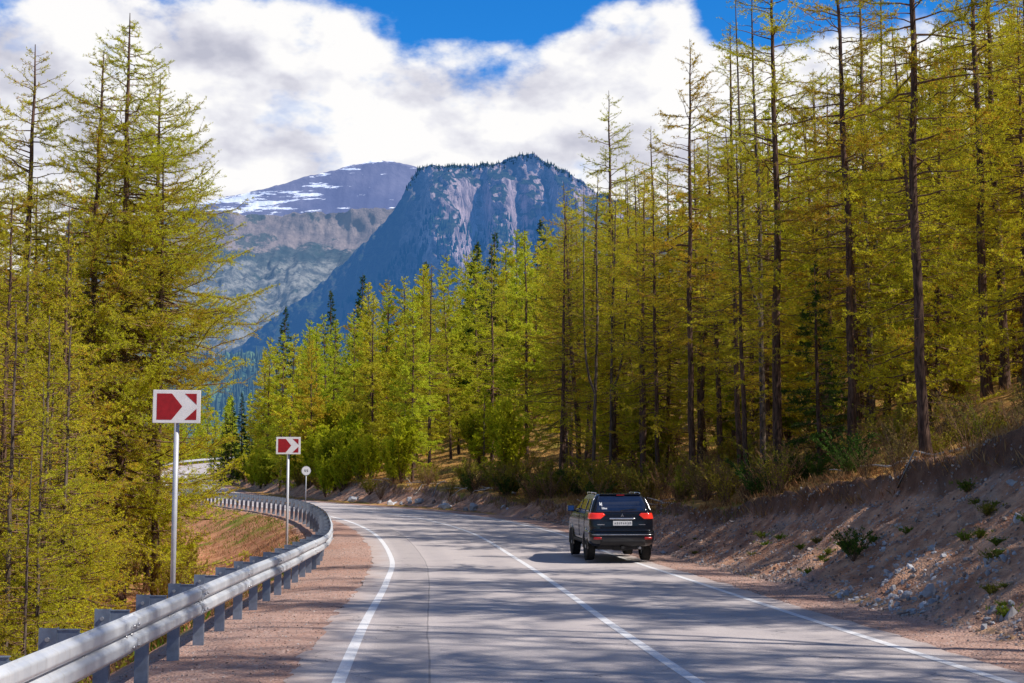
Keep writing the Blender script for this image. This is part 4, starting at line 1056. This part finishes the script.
M_ROCK = stone_mat('pale_rock', (.30, .30, .32), (.45, .46, .49), (.62, .63, .66))
n = 700; s = np.concatenate([r.uniform(16, 27, 500), r.uniform(22, 46, 200)]); toe, top = toe_top(s); d = toe + .1 + 1.5 * r.random(n) ** 1.3
kk = fbm(s * .8, d * .8, 3, 123) > -.05; s = s[kk]; d = d[kk]; p = road_pt(s, d); p[:, 2] = ground(p[:, 0], p[:, 1]) + .01
obj('pale_rubble', stones('pale_rubble', p, .02 + .06 * r.random(len(s)) ** 2.5, M_ROCK, r), kind='stuff', label='pale broken rubble heaped along the foot of the earth bank', cat='rubble')
n = 16000; s = r.uniform(12, 62, n); toe, top = toe_top(s); d = toe + (top - toe) * (.98 * r.random(n) ** 1.35); p = road_pt(s, d); p[:, 2] = ground(p[:, 0], p[:, 1])
sz = .012 + .035 * r.random(n) ** 3 + .05 * (r.random(n) > .985) * r.random(n)
obj('bank_gravel', stones('bank_gravel', p, sz, M_STONE, r), kind='stuff', label='small stones strewn over the earth bank', cat='gravel')
n = 14000; s = r.uniform(9, 48, n); left = r.random(n) < .62
d = np.where(left, -(3.75 + 2.0 * r.random(n) ** .8), 3.35 + 1.2 * r.random(n) ** .9); p = road_pt(s, d); p[:, 2] = ground(p[:, 0], p[:, 1])
sz = .005 + .013 * r.random(n) ** 2.5
obj('shoulder_gravel', stones('shoulder_gravel', p, sz, M_PEB, r), kind='stuff', label='loose gravel along the road shoulders', cat='gravel')
RK = [(925, 18.0, 594, .13, 'blue grey rock low on the bank, left of the pale pair'), (952, 18.2, 589, .16, 'flat pale rock at the foot of the bank'), (1003, 17.2, 617, .12, 'pale angular rock at the right frame edge near the road'),
      (985, 17.6, 607, .09, 'small pale rock next to the angular one'), (1008, 24.5, 484, .10, 'lone whitish rock high on the bank at the right'), (893, 20.5, 566, .09, 'small pale rock among green tufts on the bank'),
      (898, 21, 580, .07, 'second small pale rock among green tufts'), (1012, 22, 520, .10, 'blue white rock halfway up the bank at the right edge'), (868, 22.5, 567, .07, 'grey rock left of the green tufts on the bank'),
      (870, 26, 508, .06, 'rounded grey rock near the middle of the bank'), (897, 26, 530, .07, 'dark grey rock near the dark shrub'), (1000, 20.0, 560, .08, 'grey stone below the rock of the right edge')]
for i, (px, D, py, sz_, lab) in enumerate(RK):
    # slide along the ray direction to where the bank surface is
    best = None
    for dd in np.arange(14, 34, .1):
        x = at(px, dd); zz = 1.75 - (py - 495.5) / 1422.2 * dd
        e = abs(gz(x, dd) - zz)
        if best is None or e < best[0]: best = (e, x, dd)
    _, x, y = best
    me = stones('rock', np.array([[0., 0, 0]]), np.array([sz_]), M_ROCK, np.random.default_rng(300 + i), .6)
    o = obj('rock', me, label=lab, cat='rock'); o.location = (x, y, gz(x, y) + sz_ * .25)
# boulders and roots at the foot of the far bank
for i in range(26):
    s = r.uniform(64, 125); toe, top = toe_top(s); p = road_pt(s, toe + r.uniform(-.2, .9)); a = r.uniform(.12, .38)
    me = stones('rock', np.array([[0., 0, 0]]), np.array([a]), M_ROCK if i % 3 else M_STONE, np.random.default_rng(500 + i), .7)
    o = obj('rock', me, label='boulder at the foot of the bank along the far bend', cat='rock', group='boulders along the far bend'); o.location = (p[0], p[1], gz(p[0], p[1]) + a * .2)
for i in range(34):
    s = r.uniform(55, 130) if i < 24 else r.uniform(20, 50); toe, top = toe_top(s); d0 = top + (.2 if i < 24 else .6) + r.random() * 1.2
    p = road_pt(s, d0); L = r.uniform(1.0, 3.2); a = r.uniform(0, PI)
    t = np.linspace(-.5, .5, 8); xy = np.c_[p[0] + np.cos(a) * t * L, p[1] + np.sin(a) * t * L]
    z = ground(xy[:, 0], xy[:, 1]) + .12 + .25 * r.random() * (t + .5) + r.normal(size=8) * .02
    V, F = tubes(np.c_[xy, z][None], (np.linspace(.06, .02, 8) * r.uniform(.5, 1.1))[None], 6)
    obj('fallen_branch', mesh_np('fallen_branch', V, [F], [M_DEAD], smooth=True), label='bleached dead branch lying on the edge of the bank', cat='branch', group='dead branches lying on the bank edge')

# ------------------------------------------------------------------ mountains
def ridge(name, pts, D, depth, nx, nt_, mat, base_z=-24, rough=.03, cliffs=None, seed=0, pw=1.0, label=None, jag=0, x0=None, x1=None, backd=None):
    px = np.array([p[0] for p in pts], float); py = np.array([p[1] for p in pts], float)
    u = np.linspace(px[0], px[-1], nx); H = 1.75 + (495.5 - np.interp(u, px, py)) / 1422.2 * D
    H = H + jag * fbm(u * .12, u * 0 + seed, 6, seed, .6)
    X = (u - 512) / 1422.2 * D
    t = np.linspace(0, 1, nt_)
    TT, XX = np.meshgrid(t, X, indexing='ij'); HH = np.broadcast_to(H, TT.shape)
    ZZ = base_z + (HH - base_z) * TT
    YY = D - depth * (1 - TT) ** pw
    sc = D / 2200.
    if cliffs: YY, ZZ = cliffs(XX, YY, ZZ, TT, HH)
    ZZ = ZZ + rough * (HH - base_z) * fbm(XX / sc * .012, YY / sc * .012, 6, seed + 3, .55) * TT * (1 - TT) * 4
    # back slope
    nb_ = 8; tb = np.linspace(0, 1, nb_ + 1)[1:]
    TB, XB = np.meshgrid(tb, X, indexing='ij'); HB = np.broadcast_to(H, TB.shape)
    topY = YY[-1]
    V = np.concatenate([np.stack([XX, YY, ZZ], -1).reshape(-1, 3), np.stack([XB, topY + TB * (backd or depth), base_z + (HB - base_z) * (1 - TB)], -1).reshape(-1, 3)])
    n = nt_ + nb_; ii = np.arange(n * nx).reshape(n, nx)
    F = np.stack([ii[:-1, :-1], ii[:-1, 1:], ii[1:, 1:], ii[1:, :-1]], -1).reshape(-1, 4)
    return obj(name, mesh_np(name, V, [F], [mat], smooth=True), kind='structure'), X, H

# cliff mountain
m, nt, out = nmat('cliff_rock'); g = NT(nt); P = g.pos()
nrm = g.n('ShaderNodeNewGeometry').outputs['Normal']; sx = g.n('ShaderNodeSeparateXYZ'); g.l(nrm, sx.inputs[0])
n1 = g.noise(P, .02, 8, .65); n2 = g.noise(g.mapping(P, (1, 1, .75)), .05, 8, .75); n3 = g.noise(P, .12, 4, .7)
rock = g.mix(g.step(n2, .36, .64), (.07, .055, .06), (.62, .46, .44))
veg_shade = g.mix(g.step(n3, .4, .65), (.018, .032, .022), (.055, .075, .03))
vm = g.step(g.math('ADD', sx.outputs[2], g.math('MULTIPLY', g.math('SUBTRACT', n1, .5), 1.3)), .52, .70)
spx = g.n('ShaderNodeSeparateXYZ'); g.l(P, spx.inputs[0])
vm = g.math('MAXIMUM', vm, g.math('MULTIPLY', g.math('SUBTRACT', 1, g.step(g.math('ADD', spx.outputs[0], g.math('MULTIPLY', g.math('SUBTRACT', n1, .5), 120)), -190, -110)), .9))  # left flank turned to dark forest colour, painting in its shade
c = g.mix(vm, rock, veg_shade)
g.bsdf(out, c, .95, 0, g.bump(g.math('ADD', n2, g.math('MULTIPLY', n3, .3)), 1.0, 16), .05, emit=(.035, .115, .30), estr=.85); M_CLIFF = m  # blue emission paints aerial haze and lifts the shaded rock
def cl(X, Y, Z, T, H):
    # rounded buttresses that step the face forward, steep above and easing into scree below
    D = 2200.; u = X / D * 1422.2 + 512
    def but(c, w, a, t0): return a * np.exp(-((u - c - (1 - T) * 18) / w) ** 4) * sm(t0, t0 + .12, T) * 1.0
    out_ = 0
    for c_, w_, a_, t0 in ((447, 21, 200, .50), (497, 13, 120, .45), (532, 12, 40, .6), (565, 13, 190, .40), (600, 22, 120, .4)): out_ = out_ + but(c_, w_, a_, t0) * (1 - sm(.84, .99, T))
    out_ = out_ + 80 * fbm(X * .011 + Z * .003, Z * .008, 7, 61, .62) * sm(.1, .4, T) * (1 - sm(.88, 1, T))
    out_ = out_ + 40 * np.abs(fbm(X * .030, Z * .022, 5, 66, .65)) + 14 * fbm(X * .005, Z * .05, 3, 68) * sm(.2, .5, T) * (1 - sm(.88, 1, T))
    return Y - out_, Z
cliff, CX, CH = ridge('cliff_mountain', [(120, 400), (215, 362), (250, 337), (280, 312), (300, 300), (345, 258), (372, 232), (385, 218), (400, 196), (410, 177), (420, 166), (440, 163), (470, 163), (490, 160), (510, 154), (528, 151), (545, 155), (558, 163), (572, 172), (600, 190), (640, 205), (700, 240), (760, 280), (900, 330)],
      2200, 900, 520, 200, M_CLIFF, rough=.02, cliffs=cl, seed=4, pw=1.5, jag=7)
# plateau with its rock step, further back
m, nt, out = nmat('plateau_rock'); g = NT(nt); P = g.pos(); sp = g.n('ShaderNodeSeparateXYZ'); g.l(P, sp.inputs[0])
nrm = g.n('ShaderNodeNewGeometry').outputs['Normal']; sx = g.n('ShaderNodeSeparateXYZ'); g.l(nrm, sx.inputs[0])
n1 = g.noise(P, .006, 8, .72); n2 = g.noise(g.mapping(P, (1, 1, .6)), .022, 8, .75)
rock = g.mix(g.step(n2, .40, .62), (.07, .085, .09), (.33, .32, .28))
tan_ = g.mix(g.step(n1, .38, .62), (.16, .13, .13), (.34, .26, .23))
forest = (.018, .045, .05)
zz = g.math('ADD', sp.outputs[2], g.math('MULTIPLY', g.math('SUBTRACT', n1, .5), 260))
c = g.mix(g.step(zz, 770, 800), rock, tan_)
belt = g.math('MULTIPLY', g.step(zz, 705, 735), g.math('SUBTRACT', 1, g.step(zz, 780, 800)))
c = g.mix(g.math('MULTIPLY', belt, .8), c, forest)
vm = g.step(g.noise(P, .009, 8, .7), .55, .60)
c = g.mix(g.math('MULTIPLY', vm, .8), c, (.03, .06, .055))
g.bsdf(out, c, .95, 0, g.bump(n2, 1.0, 30), .05, emit=(.10, .19, .36), estr=.55); M_PLAT = m  # bluish emission stands in for haze in front of the plateau
def pl_(X, Y, Z, T, H):
    Y = Y - 420 * sm(.72, .80, T) * 0 + 0
    rid = np.abs(fbm(X * .0035 + Z * .001, Z * .0014, 6, 91, .6))
    return Y - 260 * rid * (1 - sm(.7, .9, T)) * .9 - 120 * fbm(X * .004, Z * .004, 5, 95), Z
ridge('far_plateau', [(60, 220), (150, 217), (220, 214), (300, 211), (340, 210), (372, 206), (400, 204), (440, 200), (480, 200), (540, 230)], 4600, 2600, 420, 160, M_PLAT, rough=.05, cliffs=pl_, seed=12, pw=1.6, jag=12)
# highest mountain with snow streaks
m, nt, out = nmat('snowy_mountain'); g = NT(nt); P = g.pos(); sp = g.n('ShaderNodeSeparateXYZ'); g.l(P, sp.inputs[0])
n1 = g.noise(P, .0016, 8, .6); n2 = g.noise(g.mapping(P, (1, 1, 7)), .0034, 8, .66)
c = g.mix(g.step(n1, .4, .6), (.05, .06, .10), (.12, .12, .16))
# streaks: mostly on the windward left flank and along the crest
lat = g.step(sp.outputs[0], -600, -1900)
crest = g.step(sp.outputs[2], 1990, 2130)
thr = g.math('SUBTRACT', .622, g.math('ADD', g.math('MULTIPLY', lat, .10), g.math('MULTIPLY', crest, .10)))
sn = g.step(g.math('SUBTRACT', n2, thr), -.004, .02)
sn = g.math('MULTIPLY', sn, g.step(sp.outputs[2], 1640, 1720))
c = g.mix(sn, c, (.85, .87, .92))
g.bsdf(out, c, .9, 0, g.bump(n1, 1.0, 60), .05, emit=(.13, .19, .42), estr=.72); M_SNOW = m  # constant emission paints the blue haze of distance on the mountain
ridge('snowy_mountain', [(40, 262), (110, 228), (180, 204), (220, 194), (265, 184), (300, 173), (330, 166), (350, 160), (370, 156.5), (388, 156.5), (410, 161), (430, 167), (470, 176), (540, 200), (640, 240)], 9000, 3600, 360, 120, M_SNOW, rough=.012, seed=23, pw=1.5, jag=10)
# bluish wooded foothill in the valley
m, nt, out = nmat('valley_wood'); g = NT(nt); P = g.pos()
n1 = g.noise(P, .05, 7, .7); c = g.mix(g.step(n1, .4, .62), (.02, .05, .045), (.10, .17, .08))
g.bsdf(out, c, .95, spec=.05, emit=(.05, .14, .34), estr=.5); M_VW = m  # hill glows faintly blue to imitate haze in the air
ridge('valley_hill', [(-600, 330), (-300, 320), (0, 345), (120, 352), (200, 358), (240, 352), (280, 362), (340, 372), (420, 400), (520, 430)], 900, 420, 260, 50, M_VW, rough=.05, seed=31, jag=6)
# distant conifers that give the ridges and the valley their fringe
def cones(name, X, Y, Z, h, mat, label):
    n = len(X); k = 5; a = np.arange(k) * 2 * PI / k
    ring = np.stack([np.cos(a), np.sin(a), a * 0], -1)[None] * (h * .2)[:, None, None]
    V = np.concatenate([np.stack([X, Y, Z - h * .1], -1)[:, None] + ring, np.stack([X, Y, Z + h], -1)[:, None]], 1)
    b = np.arange(n)[:, None] * (k + 1)
    F = np.stack([b + np.arange(k), b + (np.arange(k) + 1) % k, np.broadcast_to(b + k, (n, k))], -1).reshape(-1, 3)
    return obj(name, mesh_np(name, V.reshape(-1, 3), [F], [mat], attrs={'tint': np.repeat(r.random(n), k + 1)}), kind='stuff', label=label, cat='forest')
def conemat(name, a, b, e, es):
    m, nt, out = nmat(name); g = NT(nt); c = g.mix(g.attr('tint'), a, b); g.bsdf(out, c, .95, spec=.05, emit=e, estr=es); return m  # emission gives the far conifers a painted blue haze
n = 650
u = r.uniform(405, 690, n); i = np.clip(((u - 120) / (900 - 120) * 519).astype(int), 0, 519)
cv = np.array([v.co[:] for v in cliff.data.vertices[:200 * 520]]).reshape(200, 520, 3) if False else None
co = np.empty(len(cliff.data.vertices) * 3, np.float32); cliff.data.vertices.foreach_get('co', co); co = co.reshape(-1, 3)[:200 * 520].reshape(200, 520, 3)
row = np.clip((199 - np.abs(r.normal(size=n)) * 1.3).astype(int), 0, 199)
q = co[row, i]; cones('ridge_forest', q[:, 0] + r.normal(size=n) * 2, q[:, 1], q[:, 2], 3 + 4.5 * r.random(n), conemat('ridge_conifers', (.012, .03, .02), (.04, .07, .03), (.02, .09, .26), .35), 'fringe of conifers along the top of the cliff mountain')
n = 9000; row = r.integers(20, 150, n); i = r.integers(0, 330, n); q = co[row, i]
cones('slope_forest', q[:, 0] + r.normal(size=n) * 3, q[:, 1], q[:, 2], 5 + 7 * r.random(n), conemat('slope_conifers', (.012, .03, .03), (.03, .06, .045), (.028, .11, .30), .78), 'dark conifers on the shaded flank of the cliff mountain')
n = 9000; X = r.uniform(-620, 60, n); Y = r.uniform(640, 895, n)
f = (Y - 480) / 420; hz = -24 + np.clip(f, 0, 1) * (1.75 + (495.5 - 355) / 1422.2 * 900 + 24)
cones('valley_forest', X, Y, np.where(f > 0, hz, -24), 3 + 4.5 * r.random(n), conemat('valley_conifers', (.03, .06, .05), (.06, .10, .07), (.05, .13, .32), .5), 'bluish green wood on the valley floor')

# ------------------------------------------------------------------ light, sky, camera
SUN_EL = 46.0; SUN_AZ = 108.0        # azimuth from +Y towards +X
sun = bpy.data.lights.new('sun', 'SUN'); sun.energy = 5.0; sun.angle = R(.53); sun.color = (1, .935, .85)
so = bpy.data.objects.new('sun', sun); C.objects.link(so)
sdv = Vector((math.sin(R(SUN_AZ)) * math.cos(R(SUN_EL)), math.cos(R(SUN_AZ)) * math.cos(R(SUN_EL)), math.sin(R(SUN_EL))))
so.rotation_euler = sdv.to_track_quat('Z', 'Y').to_euler(); so.location = (40, 20, 60)
w = bpy.data.worlds.new('World'); scene.world = w; w.use_nodes = True
nt = w.node_tree; nt.nodes.clear(); g = NT(nt)
out = g.n('ShaderNodeOutputWorld'); bg = g.n('ShaderNodeBackground'); g.l(bg.outputs[0], out.inputs[0])
sky = g.n('ShaderNodeTexSky', sky_type='NISHITA'); sky.sun_disc = False; sky.sun_elevation = R(SUN_EL); sky.sun_rotation = R(SUN_AZ)
sky.altitude = 1500; sky.air_density = 1.0; sky.dust_density = .3; sky.ozone_density = 2.5
tc = g.n('ShaderNodeTexCoord'); D = tc.outputs['Generated']
sp = g.n('ShaderNodeSeparateXYZ'); g.l(D, sp.inputs[0])
el = g.math('MULTIPLY', g.math('ARCSINE', sp.outputs[2]), 57.2958)
az = g.math('MULTIPLY', g.math('ARCTAN2', sp.outputs[0], sp.outputs[1]), 57.2958)
# height of the cloud tops (degrees) against azimuth
fr = g.math('MULTIPLY', g.math('ADD', az, 24), 1 / 48., clamp=True)
topc = g.ramp(fr, [(0, .68), (.088, .72), (.148, .79), (.25, .79), (.29, .765), (.34, .775), (.381, .77), (.431, .74), (.481, .72), (.515, .735), (.548, .765), (.582, .80), (.648, .815), (.673, .76), (.72, .74), (1, .72)])
top = g.math('MULTIPLY', topc, 25)
cmb = g.n('ShaderNodeCombineXYZ'); g.l(sp.outputs[0], cmb.inputs[0]); g.l(sp.outputs[1], cmb.inputs[1]); g.l(g.math('MULTIPLY', sp.outputs[2], 1.7), cmb.inputs[2])
Pn = cmb.outputs[0]
def puffs(v, det=7):
    f = g.noise(v, 6.0, det, .6)
    wv = g.n('ShaderNodeVectorMath', operation='ADD'); sc_ = g.n('ShaderNodeVectorMath', operation='SCALE'); g.l(g.noise(v, 9, 3, .6, 'Color'), sc_.inputs[0]); sc_.inputs[3].default_value = .12
    g.l(v, wv.inputs[0]); g.l(sc_.outputs[0], wv.inputs[1])
    tot = f
    for s_, a_ in ((11, .17), (28, .08)):
        vo = g.n('ShaderNodeTexVoronoi', feature='F1'); vo.inputs['Scale'].default_value = s_; g.l(wv.outputs[0], vo.inputs['Vector'])
        tot = g.math('ADD', tot, g.math('MULTIPLY', g.math('SUBTRACT', .42, g.math('POWER', vo.outputs['Distance'], 1.6)), a_))
    return tot
nA = puffs(Pn); nB = g.noise(Pn, 2.6, 4, .5)
off = g.n('ShaderNodeVectorMath', operation='ADD'); g.l(Pn, off.inputs[0]); off.inputs[1].default_value = (.022, -.008, .034)
nA2 = puffs(off.outputs[0], 5)
edge = g.math('SUBTRACT', top, el)
cov = g.math('ADD', g.math('MULTIPLY', edge, .28), g.math('MULTIPLY', g.math('SUBTRACT', nA, .5), 2.8))
mask = g.step(cov, -.02, .40)
# elsewhere in the sky: scattered cloud
away = g.step(g.math('ABSOLUTE', az), 30, 45)
hi = g.step(g.math('ADD', nB, g.math('MULTIPLY', g.math('SUBTRACT', nA, .5), .6)), .50, .60)
mask = g.math('MULTIPLY', mask, g.math('SUBTRACT', 1, g.math('MULTIPLY', away, .75)))
mask = g.math('MAXIMUM', mask, g.math('MULTIPLY', g.math('MULTIPLY', hi, g.step(el, 26, 34)), .3))
# thin gaps of blue inside the bank
gap = g.math('MULTIPLY', g.step(g.noise(Pn, 11, 5, .6), .62, .72), g.step(el, 9, 13))
mask = g.math('MULTIPLY', mask, g.math('SUBTRACT', 1, g.math('MULTIPLY', gap, .3)))
lit = g.math('MULTIPLY', g.math('SUBTRACT', nA, nA2), 4.2)
depth_ = g.step(cov, .2, 3.2)
base = g.math('ADD', .84, lit)
nC = g.noise(Pn, 4.2, 6, .55)
base = g.math('SUBTRACT', base, g.math('MULTIPLY', depth_, g.math('MULTIPLY', g.step(nC, .40, .64), .27)))
cc = g.ramp(base, [(0, (.52, .53, .63)), (.45, (.70, .70, .78)), (.75, (.86, .86, .91)), (1, (1.0, .99, .985))])
skyc = g.n('ShaderNodeHueSaturation'); skyc.inputs['Saturation'].default_value = 1.35; skyc.inputs['Value'].default_value = 1.0; g.l(sky.outputs[0], skyc.inputs['Color'])
SK = .15
skys = g.n('ShaderNodeVectorMath', operation='SCALE'); g.l(skyc.outputs[0], skys.inputs[0]); skys.inputs[3].default_value = SK
tint = g.mix(1.0, skys.outputs[0], (.42, 1.0, 1.25), 'MULTIPLY')
dim = g.math('SUBTRACT', 1, g.math('MULTIPLY', g.math('MAXIMUM', away, g.step(el, 22, 40)), .45))
td = g.n('ShaderNodeVectorMath', operation='SCALE'); g.l(tint, td.inputs[0]); g.l(dim, td.inputs[3])
skyf = g.mix(mask, td.outputs[0], cc)
g.l(skyf, bg.inputs[0]); bg.inputs[1].default_value = 1.0
cam = bpy.data.cameras.new('camera'); co_ = bpy.data.objects.new('camera', cam); C.objects.link(co_)
cam.lens = 50; cam.sensor_width = 36; cam.clip_start = .1; cam.clip_end = 60000
co_.location = (0, 0, 1.75); co_.rotation_euler = (R(90) + math.atan((495.5 - 341.5) / 1422.2), 0, 0)
scene.camera = co_
scene.view_settings.view_transform = 'Standard'; scene.view_settings.look = 'None'; scene.view_settings.exposure = 0; scene.view_settings.gamma = 1
scene.render.engine = 'CYCLES'
scene.cycles.use_denoising = True
scene.cycles.max_bounces = 8; scene.cycles.diffuse_bounces = 6; scene.cycles.glossy_bounces = 3; scene.cycles.transmission_bounces = 3; scene.cycles.transparent_max_bounces = 4
scene.cycles.sample_clamp_indirect = 6
scene.cycles.use_adaptive_sampling = False
